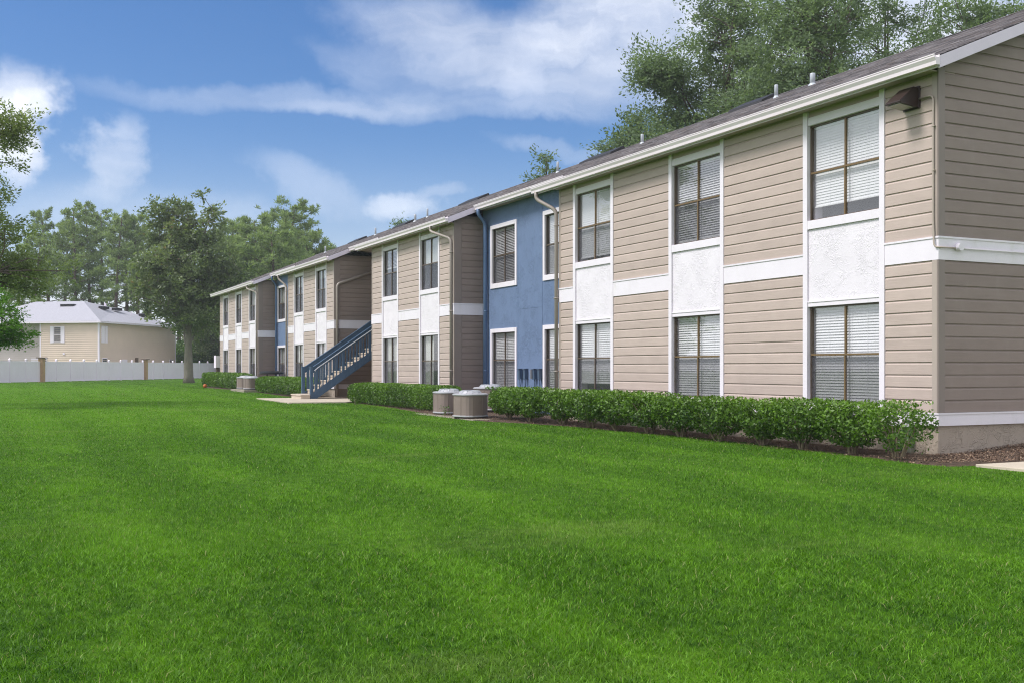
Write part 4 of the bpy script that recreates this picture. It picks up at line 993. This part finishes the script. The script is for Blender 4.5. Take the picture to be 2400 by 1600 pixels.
def weeds():
    for i, (x, y, n, h, lab) in enumerate(((28.4, 0.55, 70, 0.5, 'low leafy weed at the foot of the stairs by the hedge'), (15.6, 1.95, 60, 0.28, 'small weed growing between the two front condensers'),
                                           (0.08, 0.22, 26, 0.30, 'thin green weed at the foundation by the near corner'), (24.4, 1.75, 40, 0.25, 'yellow-green seedling at the edge of the mulch'),
                                           (4.25, 1.02, 24, 0.20, 'small yellowed plant at the mulch edge under the hedge'))):
        o = empty('weed', (x, y, gz(x) + 0.03), label=lab, cat='weed')
        P = np.stack([RNG.normal(size=n) * h * 0.28, RNG.normal(size=n) * h * 0.22, RNG.uniform(0.1, 1, n) * h], -1)
        link('foliage', leaf_mesh('foliage', P, RNG.uniform(.7, 1.2, n) * 0.06, 0.4, 'bush_leaf'), o)
        b = MB()
        for k in range(5): grow_stems(b, (0, 0, -0.02), [(random.uniform(-.5, .5) * h * .5, random.uniform(-.5, .5) * h * .5, h * random.uniform(.6, .95))], 0.005, 4)
        b.build('stem', 'stem', o)['kind'] = 'stuff'
weeds()

def tree(name, label, base, h_trunk, r_trunk, lobes, nclump, clump_r, per, leaf, m, barkm='bark', aspect=0.5, lean=(0, 0), group=None, limbs=9, shell=0.45, flatc=0.7, vis_twigs=True):
    """lobes: (dx, dy, z, rx, ry, rz, weight) ellipsoids of the crown, metres from the base"""
    x, y = base; o = empty(name, (x, y, gz(x) - 0.05), label=label, cat='tree', group=group)
    W = np.array([l[6] for l in lobes], dtype=float); W /= W.sum()
    idx = RNG.choice(len(lobes), nclump, p=W); L = np.array([l[:6] for l in lobes], dtype=float)[idx]
    u = RNG.normal(size=(nclump, 3)); u /= np.linalg.norm(u, axis=1, keepdims=True); rad = RNG.uniform(0, 1, nclump) ** shell
    C = L[:, :3] + u * L[:, 3:] * rad[:, None]
    # limbs run to a few clumps, twigs from the nearest limb to every clump
    top = Vector((lean[0], lean[1], h_trunk)); b = MB(); zmax = float(C[:, 2].max())
    trunk = []
    for i in range(9):
        t = i / 8; trunk.append(Vector((lean[0] * t + 0.12 * math.sin(t * 5 + x), lean[1] * t + 0.12 * math.cos(t * 4 + y), (zmax * 0.86) * t)))
    flare = [r_trunk * 1.45, r_trunk * 1.02] + [r_trunk * (1 - 0.93 * (i / 8)) for i in range(2, 9)]
    b.tube([trunk[0], trunk[0].lerp(trunk[1], 0.35)] + trunk[1:], [flare[0], r_trunk * 1.08] + flare[1:], 12)
    order = RNG.permutation(nclump)[:limbs]; segs = []
    for k in order:
        tip = Vector(C[k]); zs = max(h_trunk * 0.85, min(tip.z * 0.62, zmax * 0.75)) ; t = min(zs / (zmax * 0.86), 0.98)
        i = min(int(t * 8), 7); st = trunk[i].lerp(trunk[i + 1], t * 8 - i); pts = []
        for s in range(6):
            v = s / 5; p = st.lerp(tip, v); p.z += math.sin(v * 3.14) * (tip - st).length * 0.10; p += Vector((random.uniform(-1, 1), random.uniform(-1, 1), random.uniform(-.5, .5))) * 0.12 * (1 if 0 < s < 5 else 0); pts.append(p)
        r1 = r_trunk * (0.42 - 0.25 * t); b.tube(pts, [r1 * (1 - 0.8 * s / 5) for s in range(6)], 7, caps=False); segs += [(p, r1 * (1 - 0.8 * s / 5)) for s, p in enumerate(pts)][1:]
    segs += [(p, r_trunk * 0.3) for p in trunk[4:]]
    S = np.array([list(p) for p, _ in segs])
    if vis_twigs:
        for k in range(nclump):
            dd = np.linalg.norm(S - C[k], axis=1) + 0.6 * np.clip(S[:, 2] - C[k, 2], 0, None); j = int(dd.argmin()); p, rr = segs[j]; tip = Vector(C[k])
            mid = p.lerp(tip, 0.5) + Vector((random.uniform(-1, 1), random.uniform(-1, 1), random.uniform(0, 1))) * 0.15 * (tip - p).length
            b.tube([p, mid, tip], [min(rr, 0.035 + 0.012 * (tip - p).length), 0.024, 0.010], 5, caps=False)
    b.build('trunk', barkm, o, smooth=True)
    n = nclump * per; ci = np.repeat(np.arange(nclump), per); cr = RNG.uniform(0.6, 1.35, nclump)[ci] * clump_r
    # every clump is a spray of a few twigs with leaves along them
    tw = RNG.normal(size=(nclump, 9, 3)); tw[:, :, 2] = tw[:, :, 2] * flatc * 0.8 + 0.15; tw /= np.linalg.norm(tw, axis=2, keepdims=True)
    ti = RNG.integers(0, 9, n); d = tw[ci, ti]; along = RNG.uniform(0.05, 1, n) ** 0.7
    P = C[ci] + d * (cr * along)[:, None] + RNG.normal(size=(n, 3)) * (cr * 0.17)[:, None] * np.array([1, 1, 0.8])
    cc = C.mean(0); out = P - cc; out /= np.linalg.norm(out, axis=1, keepdims=True) + 1e-6
    tone = np.clip(RNG.random(n) * 0.6 + RNG.uniform(0, 0.4, nclump)[ci], 0, 1)
    link('crown', leaf_mesh('crown', P, RNG.uniform(0.7, 1.3, n) * leaf, aspect, m, out=out * 0.5, rnd=tone, axis=d), o)
    return o

def pine(px, ytop, lam, label, spread=1.0, low=0.45, seed=0, dens=1.0):
    x, y = at(px, lam); h = CZ + (861 - ytop) * lam / 2500 - gz(x)
    o = empty('pine_tree', (x, y, gz(x) - 0.1), label=label, cat='tree', group='tall pines beyond the fence and the building')
    rs = np.random.default_rng(seed + 100); b = MB(); lx, ly = rs.normal() * 0.5, rs.normal() * 0.5
    axis = [Vector((lx * t * t, ly * t * t, h * t)) for t in np.linspace(0, 1, 9)]
    b.tube(axis, [0.30 * (1 - 0.85 * t) + 0.02 for t in np.linspace(0, 1, 9)], 8)
    tufts = []; nb = int(34 * dens)
    for k in range(nb):
        t = low + (0.985 - low) * (k / nb) ** 0.8; i = min(int(t * 8), 7); st = axis[i].lerp(axis[i + 1], t * 8 - i)
        u = (t - low) / (1 - low); a = k * 2.4 + rs.uniform(-.5, .5); ln = spread * (3.1 * (1 - u) ** 0.55 * (0.35 + 0.65 * min(1, u * 3)) + 0.5) * rs.uniform(0.7, 1.2)
        rise = rs.uniform(0.10, 0.55) * ln; end = st + Vector((math.cos(a) * ln, math.sin(a) * ln, rise)); mid = st.lerp(end, 0.5) - Vector((0, 0, 0.06 * ln))
        b.tube([st, mid, end], [0.075 * (1.1 - u), 0.05 * (1.1 - u), 0.02], 5, caps=False)
        for s in range(int(5 + 3.2 * ln)):
            v = rs.uniform(0.55, 1.08); p = st.lerp(mid, v * 2) if v < .5 else mid.lerp(end, (v - .5) * 2)
            tufts.append([p.x + rs.normal() * 0.17 * ln, p.y + rs.normal() * 0.17 * ln, p.z + abs(rs.normal()) * 0.30 + 0.1])
    b.build('trunk', 'pine_bark', o, smooth=True)
    T = np.array(tufts); per = 22; n = len(T) * per; ci = np.repeat(np.arange(len(T)), per)
    d = RNG.normal(size=(n, 3)); d[:, 2] += 0.9; d /= np.linalg.norm(d, axis=1, keepdims=True); ln = RNG.uniform(0.36, 0.62, n)[:, None] * (0.85 + 0.15 * spread)
    P = T[ci]; s = np.cross(d, RNG.normal(size=(n, 3))); s /= np.linalg.norm(s, axis=1, keepdims=True)
    V = np.stack([P + s * 0.02, P + d * ln * 0.6 + s * 0.05, P + d * ln, P + d * ln * 0.6 - s * 0.05], 1).reshape(-1, 3)
    tone = np.clip(RNG.random(n) * 0.5 + RNG.uniform(0, 0.5, len(T))[ci], 0, 1)
    link('crown', np_mesh('crown', V, np.arange(n * 4).reshape(n, 4), 'pine_needle', tone), o)

def make_trees():
    # magnolia standing on the lawn beyond the building
    lobes = [(0, 0, 12.6, 2.9, 2.9, 2.4, 1.3), (0.4, 0, 10, 4.0, 4.0, 2.6, 2.0), (0, 0, 7.2, 4.4, 4.4, 2.4, 2.2), (0.3, 0, 4.9, 3.3, 3.3, 1.6, 1.1), (-0.6, 2.2, 8.4, 2.6, 2.6, 2, 0.8), (0.3, -2.6, 8.2, 2.6, 2.6, 2.2, 1.0), (0, 1.6, 12.6, 1.6, 1.6, 1.6, 0.4)]
    tree('magnolia_tree', 'broad dark-leaved tree with a bare grey trunk beside the white fence', at(445, 84), 3.2, 0.34, lobes, 250, 0.98, 150, 0.27, 'magnolia_leaf', 'magnolia_bark', 0.5, limbs=14)
    # trees at the left edge
    X, Y = at(-110, 38)
    lobes = [(0, 0.3, 8.5, 2.7, 2.4, 2.4, 1.3), (0.2, -0.5, 6.2, 2.3, 2.2, 1.6, 0.9), (0.5, -2.2, 4.7, 1.8, 2.0, 0.7, 0.34), (0.3, -1.9, 10.0, 0.9, 1.0, 0.7, 0.25), (0, 0.5, 10.8, 1.9, 1.9, 1.2, 0.5)]
    tree('oak_tree', 'large oak reaching in from the left edge over the white fence', (X, Y), 2.6, 0.30, lobes, 190, 0.66, 180, 0.13, 'left_oak_leaf', 'bark', 0.42, limbs=14)
    X, Y = at(-60, 35)
    lobes = [(0.0, -0.5, 3.3, 1.1, 1.0, 0.75, 1), (0, -0.7, 2.4, 1.2, 1.1, 0.45, 1), (0, 0.3, 3.2, 1.1, 1.2, 1.0, 0.7)]
    tree('young_tree', 'young tree with bright yellow-green leaves low at the left edge', (X, Y), 1.3, 0.07, lobes, 60, 0.42, 240, 0.10, 'bright_leaf', 'bark', 0.42, limbs=8, flatc=0.35)
    # oaks behind the roof
    G = 'oaks rising behind the roof'
    def oak(px, lam, ytop, w, label, ncl, per=185, zlow=6.0, extra=(), leaf=0.175, cr=1.02):
        h = CZ + (861 - ytop) * lam / 2500; X, Y = at(px, lam); zr = (h - zlow) / 2; zc = zlow + zr
        lobes = [(0, 0, zc, w * 0.85, w * 0.85, zr, 1.0), (w * 0.2, w * 0.45, zc - zr * 0.3, w * 0.62, w * 0.62, zr * 0.62, 0.7), (-w * 0.1, -w * 0.5, zc - zr * 0.25, w * 0.6, w * 0.6, zr * 0.6, 0.7), (0, 0, h - zr * 0.45, w * 0.55, w * 0.55, zr * 0.45, 0.4)] + list(extra)
        tree('oak_tree', label, (X, Y), zlow * 0.8, 0.34, lobes, ncl, cr, per, leaf, 'oak_leaf', 'bark', 0.45, group=G, limbs=16)
    oak(1690, 54, -60, 3.6, 'tall leafy oak behind the roof, left one of the large oaks', 400, extra=((0.5, 3.0, 11.0, 2.2, 2.2, 2.6, 0.6), (0.5, 3.2, 16.0, 1.5, 1.5, 1.2, 0.35)))
    oak(1900, 50, -120, 4.2, 'tall spreading oak behind the roof, middle of the large oaks', 420)
    oak(2080, 56, -140, 4.0, 'open-crowned oak behind the roof with bare limbs showing', 230)
    oak(2270, 48, -60, 4.0, 'oak behind the roof nearest the right end, over the gable', 320)
    oak(1795, 60, -40, 3.6, 'oak half hidden between the two tallest oaks behind the roof', 200)
    oak(1490, 58, 262, 2.6, 'lower rounded oak behind the roof, left of the tall oaks', 190, zlow=7.5)
    oak(1580, 60, 300, 2.6, 'low bushy oak crown behind the roof vents', 150, zlow=7.5)
    oak(1285, 60, 352, 1.5, 'small treetop showing over the roof between vent pipes', 34, per=120, zlow=8.5, cr=0.7)
    oak(935, 84, 515, 0.9, 'tiny treetop just showing above the ridge near the dark vent', 12, per=80, zlow=10.0, cr=0.55)
    # pines far behind
    spec = [(75, 560, 132), (118, 500, 140), (150, 525, 150), (178, 492, 138), (212, 478, 142), (240, 498, 150), (268, 505, 136), (298, 512, 144), (325, 505, 138), (352, 540, 146), (390, 560, 150), (45, 590, 150), (420, 545, 142)]
    words = ['first', 'second', 'third', 'fourth', 'fifth', 'sixth', 'seventh', 'eighth', 'ninth', 'tenth', 'eleventh', 'twelfth', 'thirteenth']
    for i, (px, yt, lam) in enumerate(sorted(spec)):
        pine(px, yt, lam, 'tall pine behind the beige house, %s trunk from the left' % words[i], 1.0, 0.40, i)
    for i, (px, yt, lam, lab) in enumerate(((560, 535, 122, 'left pine of the group behind the far roof'), (612, 520, 118, 'second pine from the left behind the far roof'), (668, 478, 126, 'tallest pine behind the far roof with a rounded top'),
                                            (648, 545, 112, 'wide bright green pine in front of the tallest one behind the roof'), (712, 560, 124, 'right pine of the group behind the far roof'), (738, 590, 130, 'low outermost pine behind the far roof on the right'))):
        pine(px, yt, lam, lab, 1.35, 0.42, 40 + i, 1.25)
    # green mass between magnolia and building, beyond the fence
    for i, (px, lam, w, h, lab) in enumerate(((425, 138, 4.0, 4.6, 'green bush behind the fence just right of the beige house'), (470, 132, 3.8, 5.0, 'light green bush over the fence beside the building end'), (508, 128, 3.0, 5.4, 'dark bush over the fence touching the building end'))):
        X, Y = at(px, lam)
        tree('bush', lab, (X, Y), 0.5, 0.08, [(0, 0, h * 0.6, w, w, h * 0.42, 1)], 110, 1.0, 120, 0.28, 'bush_leaf', 'bark', 0.5, limbs=7, vis_twigs=False)['category'] = 'bush'
    X, Y = at(515, 124); tree('oak_tree', 'dark tree behind the fence at the far end of the building', (X, Y), 3, 0.3, [(0, 0, 8, 3.6, 3.6, 4.5, 1), (0, 2, 5.5, 2.2, 2.2, 2.5, .5)], 130, 1.1, 110, 0.26, 'magnolia_leaf', 'bark', 0.5)
    X, Y = at(585, 120); tree('oak_tree', 'dark understorey tree behind the far end of the roof', (X, Y), 3, 0.3, [(0, 0, 9, 4.2, 4.2, 4.2, 1)], 110, 1.1, 110, 0.26, 'oak_leaf', 'bark', 0.5)
make_trees()

# ------------------------------------------------------------------ fence and the house behind it
def make_fence():
    A, B = Vector(at(-60, 80.5)), Vector(at(505, 124)); C = Vector(at(640, 134))
    o = empty('vinyl_fence', (A.x, A.y, gz(A.x)), label='white vinyl privacy fence with capped posts across the far lawn', cat='fence')
    d = (B - A); L = d.length; n = int(L / 2.2); d.normalize(); ang = math.atan2(d.y, d.x)
    pm = MB(); pm.box(0.06, 2.2 - 0.06, -0.02, 0.02, 0.06, 1.72)
    for k in range(6): pm.box(0.06 + k * 0.347, 0.06 + k * 0.347 + 0.335, -0.026, 0.026, 0.16, 1.62)
    pm.box(0.05, 2.15, -0.034, 0.034, 0.05, 0.18); pm.box(0.05, 2.15, -0.034, 0.034, 1.60, 1.74); pm = pm.mesh('panel', 'vinyl')
    po = MB(); po.box(-0.065, 0.065, -0.065, 0.065, -0.1, 1.84); po.add([(-.085, -.085, 1.84), (.085, -.085, 1.84), (.085, .085, 1.84), (-.085, .085, 1.84), (-.085, -.085, 1.87), (.085, -.085, 1.87), (.085, .085, 1.87), (-.085, .085, 1.87), (0, 0, 1.98)],
                [(3, 2, 1, 0), (0, 1, 5, 4), (1, 2, 6, 5), (2, 3, 7, 6), (3, 0, 4, 7), (4, 5, 8), (5, 6, 8), (6, 7, 8), (7, 4, 8)]); po = po.mesh('post', 'vinyl')
    k = 0; P = A.copy(); seg = [(A, d, n + 1)]
    d2 = (C - B).normalized(); seg.append((A + d * 2.2 * (n + 1), d2, 9))
    for S, dd, m in seg:
        a = math.atan2(dd.y, dd.x)
        for k in range(m):
            q = S + dd * 2.2 * k; z = gz(q.x) - gz(A.x) - 0.02
            link('post', po, o, (q.x - A.x, q.y - A.y, z), a); link('panel', pm, o, (q.x - A.x, q.y - A.y, z), a)
    for px, lab in ((101, 'brown square column with flat cap in the white fence, left one'), (342, 'brown square column with flat cap in the white fence, right one')):
        # where the bearing crosses the fence
        best = min((abs(((A + d * t).x - CX) * RGT[0] + ((A + d * t).y - CY) * RGT[1] - (px - 1200) / 2500 * (((A + d * t).x - CX) * FWD[0] + ((A + d * t).y - CY) * FWD[1])), t) for t in np.linspace(0, L, 600))[1]
        q = A + d * float(best); nrm = Vector((-FWD[0], -FWD[1])); q = q + nrm * 0.25
        c = empty('fence_column', (q.x, q.y, gz(q.x)), ang, label=lab, cat='column', group='brown columns in the fence')
        b = MB(); b.box(-0.2, 0.2, -0.2, 0.2, -0.05, 1.98); b.build('shaft', 'brown_post', c, bevel=0.01)
        b = MB(); b.box(-0.38, 0.38, -0.3, 0.3, 1.98, 2.06); b.build('cap', 'brown_cap', c, bevel=0.01)
make_fence()
def make_house():
    px, py = at(232, 110); qx, qy = at(398, 124)
    v = Vector((qx - px, qy - py)).normalized(); ang = math.atan2(v.y, v.x)          # local +x along the right wall, local +y along the left wall
    h = empty('beige_house', (px, py, 0.1), ang, label='beige two-storey house with pale hip roof behind the white fence', cat='house')
    DX, DY, H = 15.5, 16.0, 5.95
    # lap siding as real laps
    def lap(x0, x1, y, side, m, z0=0.0, z1=H, pitch=0.21):
        b = MB(); z = z0
        while z < z1 - 1e-6:
            zt = min(z + pitch, z1)
            if side == 'x': vs = [(x0, y - 0.055, z), (x1, y - 0.055, z), (x1, y - 0.006, zt), (x0, y - 0.006, zt), (x0, y, z), (x1, y, z)]; fs = [(0, 1, 2, 3), (4, 5, 1, 0)]
            else: vs = [(y - 0.055, x1, z), (y - 0.055, x0, z), (y - 0.006, x0, zt), (y - 0.006, x1, zt), (y, x1, z), (y, x0, z)]; fs = [(0, 1, 2, 3), (4, 5, 1, 0)]
            b.add(vs, fs); z = zt
        return b.build('wall', m, h)
    # right wall faces local -y, left wall faces local -x
    part('core', 'beige_siding', h, (0.02, DX, 0.02, 6.68, 0, H - 0.02), (0.96, DX, 6.69, DY, 0, H - 0.02))
    lap(0.1, DX, 0.0, 'x', 'taupe_vinyl' if False else 'beige_siding')
    lap(0.1, 6.7, 0.0, 'y', 'beige_siding')
    lap(6.8, DY, 0.9, 'y', 'taupe_vinyl'); part('return_wall', 'taupe_vinyl', h, (0.03, 0.95, 6.60, 6.72, 0, H - 0.03))
    for x, y in ((0.0, 0.0), (0.0, 6.7)): part('corner_trim', 'vinyl', h, (x - 0.05, x + 0.12, y - 0.05 if y == 0 else y - 0.02, y + 0.12, 0, H))
    part('corner_trim', 'vinyl', h, (DX - 0.1, DX + 0.06, -0.06, 0.1, 0, H))
    # hip roof
    ov = 0.45; z0, z1 = H, H + 2.55; x0, x1, y0, y1 = -ov, DX + ov, -ov, DY + ov; m = (y0 + y1) / 2; ra, rb = x0 + (y1 - y0) / 2, x1 - (y1 - y0) / 2
    e = z0 + .12; A_, B_, C_ = (5.2, 5.2, z1), (5.2, 11.0, z1), (11.2, 5.0, z1 - 0.45)
    b = MB(); b.add([(x0, y0, e), (x1, y0, e), (x1, y1, e), (x0, y1, e), A_, B_, C_], [(0, 1, 6, 4), (1, 2, 6), (3, 0, 4, 5), (2, 3, 5), (4, 6, 5), (6, 2, 5)]); rf = b.build('roof', 'pale_roof', h)
    part('fascia', 'vinyl', h, (x0, x1, y0, y1, z0 - 0.06, z0 + 0.115))
    def slope_z(x, y): return e + (z1 - e) * min((x - x0) / (5.2 - x0), (y - y0) / (5.2 - y0))
    for x, y, w1, w2 in ((3.9, 6.2, 0.25, 0.75), (6.6, 3.6, 0.7, 0.22), (9.0, 3.5, 0.7, 0.22), (12.6, 2.4, 0.6, 0.22)):
        z = slope_z(x, y); b = MB(); b.box(-w1, w1, -w2, w2, -0.12, 0.14); b.box(-w1 - .06, w1 + .06, -w2 - .06, w2 + .06, 0.14, 0.18, 1); b.build('roof_vent', ['dark_vent', 'pale_roof'], rf, (x, y, z))
    for x, y in ((7.6, 4.0), (8.0, 4.4), (9.8, 2.2)): b = MB(); b.lathe([(.06, -.1), (.06, .4)], 8); b.build('vent_pipe', 'vinyl', rf, (x, y, slope_z(x, y)))
    def hwin(side, u, z, w, hh, shutter=0.0, name='window'):
        """window on the left wall ('y', facing -x) or the right wall ('x', facing -y), u along the wall"""
        if side == 'y': o = MB(); f = lambda a, b_, c, d, e, g: o.box(-d, -c, a, b_, e, g); off = 0.02
        else: o = MB(); f = lambda a, b_, c, d, e, g: o.box(a, b_, -d, -c, e, g); off = 0.02
        t = 0.07
        f(u - w / 2 - t, u - w / 2, off, 0.07, z - t, z + hh + t); f(u + w / 2, u + w / 2 + t, off, 0.07, z - t, z + hh + t); f(u - w / 2, u + w / 2, off, 0.075, z - t, z); f(u - w / 2, u + w / 2, off, 0.075, z + hh, z + hh + t); f(u - w / 2, u + w / 2, off, 0.06, z + hh * .5 - .03, z + hh * .5 + .03)
        wd = o.build(name, 'vinyl', h)
        p = MB()
        if side == 'y': p.box(-0.045, -0.02, u - w / 2, u + w / 2, z, z + hh)
        else: p.box(u - w / 2, u + w / 2, -0.045, -0.02, z, z + hh)
        p.build('pane', 'window_dark', wd)
        if shutter:
            for s_ in (-1, 1):
                p = MB(); a = u + s_ * (w / 2 + t + 0.02 + shutter / 2)
                if side == 'y': p.box(-0.08, -0.02, a - shutter / 2, a + shutter / 2, z - 0.1, z + hh + 0.1)
                else: p.box(a - shutter / 2, a + shutter / 2, -0.08, -0.02, z - 0.1, z + hh + 0.1)
                p.build('shutter', 'vinyl', wd)
    hwin('y', 4.75, 3.95, 0.75, 1.55, 0.36); hwin('y', 6.35, 1.35, 0.7, 0.9); hwin('x', 0.95, 1.0, 0.8, 1.25)
    hwin('x', 8.6, 1.2, 0.8, 1.0); hwin('x', 14.6, 1.0, 0.8, 1.2)
    part('shutter', 'vinyl', h, (0.35, 0.95, -0.08, -0.02, 3.85, 5.6), (1.05, 1.45, -0.08, -0.02, 3.85, 5.6)); part('door', 'vinyl', h, (4.2, 5.2, -0.08, -0.02, 0.6, 2.2)); part('door', 'vinyl', h, (0.86, 0.93, 7.5, 8.5, 0.3, 2.3))
    part('meter', 'brown_cap', h, (6.8, 7.2, -0.2, -0.02, 1.2, 2.4)); part('wall_vent', 'vinyl', h, (-0.1, -0.02, 3.9, 4.1, 2.65, 2.85))
make_house()

# ------------------------------------------------------------------ grass blades
def in_poly(x, y, poly):
    c = np.zeros(len(x), bool); n = len(poly)
    for i in range(n):
        (x1, y1), (x2, y2) = poly[i], poly[(i + 1) % n]
        with np.errstate(divide='ignore', invalid='ignore'):
            c ^= ((y1 > y) != (y2 > y)) & (x < (x2 - x1) * (y - y1) / (y2 - y1 + 1e-12) + x1)
    return c
def make_grass():
    # density of blades falls off away from where the lawn is seen close up
    lam = np.linspace(3.0, 120, 1600)
    dens = 6200 * np.where(lam < 7, 1.0, (7 / lam) ** 2.0) * np.clip((120 - lam) / 70, 0, 1)
    w = dens * 1.22 * lam; cdf = np.cumsum(w); N = int(np.trapezoid(w, lam)) if hasattr(np, 'trapezoid') else int(np.trapz(w, lam)); cdf /= cdf[-1]
    L = np.interp(RNG.random(N), cdf, lam); r = RNG.uniform(-0.61, 0.61, N) * L
    x = CX + FWD[0] * L + RGT[0] * r; y = CY + FWD[1] * L + RGT[1] * r
    # tufts: pull blades a little towards clump centres
    keep = ~((x > -0.95) & (x < 59) & (y < bed_edge(x) - 0.03 + 0.07 * RNG.random(N)))
    keep &= ~((x > 26) & (x < 33) & in_poly(x, y, PAD)); keep &= ~((x > -2.57) & (x < -0.9) & (y < np.where(x > -1.22, 1.08, 0.80) + 0.05 * RNG.random(N)))
    x, y, L = x[keep], y[keep], L[keep]; N = len(x)
    z = ground_z(x) + 0.012 * np.sin(x * 0.31) * np.cos(y * 0.27) - 0.008
    patch = 0.5 + 0.5 * np.sin(x * 1.3 + 0.6 * np.sin(y * 1.9)) * np.sin(y * 1.1 + 0.8 * np.sin(x * 0.8)); patch2 = 0.5 + 0.5 * np.sin(x * 5.1 + y * 2.2) * np.sin(y * 6.3 - x * 1.7)
    hgt = RNG.uniform(0.014, 0.042, N) * (0.8 + 0.35 * patch + 0.2 * patch2); wid = RNG.uniform(0.0034, 0.0062, N) * np.maximum(1, L / 6.0)
    a = RNG.uniform(0, 2 * np.pi, N); lean = RNG.uniform(0.2, 1.3, N) * hgt * 1.1; fa = RNG.uniform(0, 2 * np.pi, N)
    dx, dy = np.cos(a), np.sin(a); sx, sy = np.cos(fa) * wid / 2, np.sin(fa) * wid / 2
    rnd = RNG.random(N)
    near = L < 8
    def arr(m): return x[m], y[m], z[m], hgt[m], lean[m], dx[m], dy[m], sx[m], sy[m]
    X, Y, Z, H, Le, DX, DY, SX, SY = arr(near); n = len(X); z0 = np.zeros(n)
    B = np.stack([X, Y, Z], -1); S = np.stack([SX, SY, z0], -1); M = B + np.stack([DX * Le * .3, DY * Le * .3, H * 0.62], -1); T = B + np.stack([DX * Le, DY * Le, H], -1)
    V = np.stack([B - S, B + S, M + S * 0.8, T, M - S * 0.8], 1).reshape(-1, 3); k = np.arange(n)[:, None] * 5
    F1 = np.concatenate([k + np.array([[0, 1, 2]]), k + np.array([[0, 2, 4]]), k + np.array([[4, 2, 3]])])
    R1 = np.tile(rnd[near], 3); nv = len(V)
    X, Y, Z, H, Le, DX, DY, SX, SY = arr(~near); n = len(X); z0 = np.zeros(n)
    B = np.stack([X, Y, Z], -1); S = np.stack([SX, SY, z0], -1); T = B + np.stack([DX * Le * .8, DY * Le * .8, H], -1)
    V2 = np.stack([B - S, B + S, T], 1).reshape(-1, 3); F2 = np.arange(n * 3).reshape(n, 3) + nv
    me = np_mesh('grass', np.concatenate([V, V2]), np.concatenate([F1, F2]), 'grass_blade', np.concatenate([R1, rnd[~near]]))
    o = link('grass', me); tag(o, 'short green grass blades covering the lawn', kind='stuff')
    print('blades', N, 'faces', len(me.polygons))
make_grass()

# ------------------------------------------------------------------ air
def make_haze():
    b = MB(); b.box(-135, 435, -375, 375, -1.0, 29.0); me = b.mesh('haze', 'concrete'); me.materials.clear()
    m = bpy.data.materials.new('haze_air'); m.use_nodes = True; m.node_tree.nodes.clear(); q = NT(m.node_tree)
    out = q.node('ShaderNodeOutputMaterial'); v = q.node('ShaderNodeVolumePrincipled')
    v.inputs['Density'].default_value = 0.0006; v.inputs['Color'].default_value = (0.88, 0.91, 0.95, 1); v.inputs['Anisotropy'].default_value = 0.2
    q.l.new(v.outputs[0], out.inputs['Volume']); me.materials.append(m)
    tag(link('haze', me), 'thin pale summer haze over the grounds', kind='stuff')
make_haze()
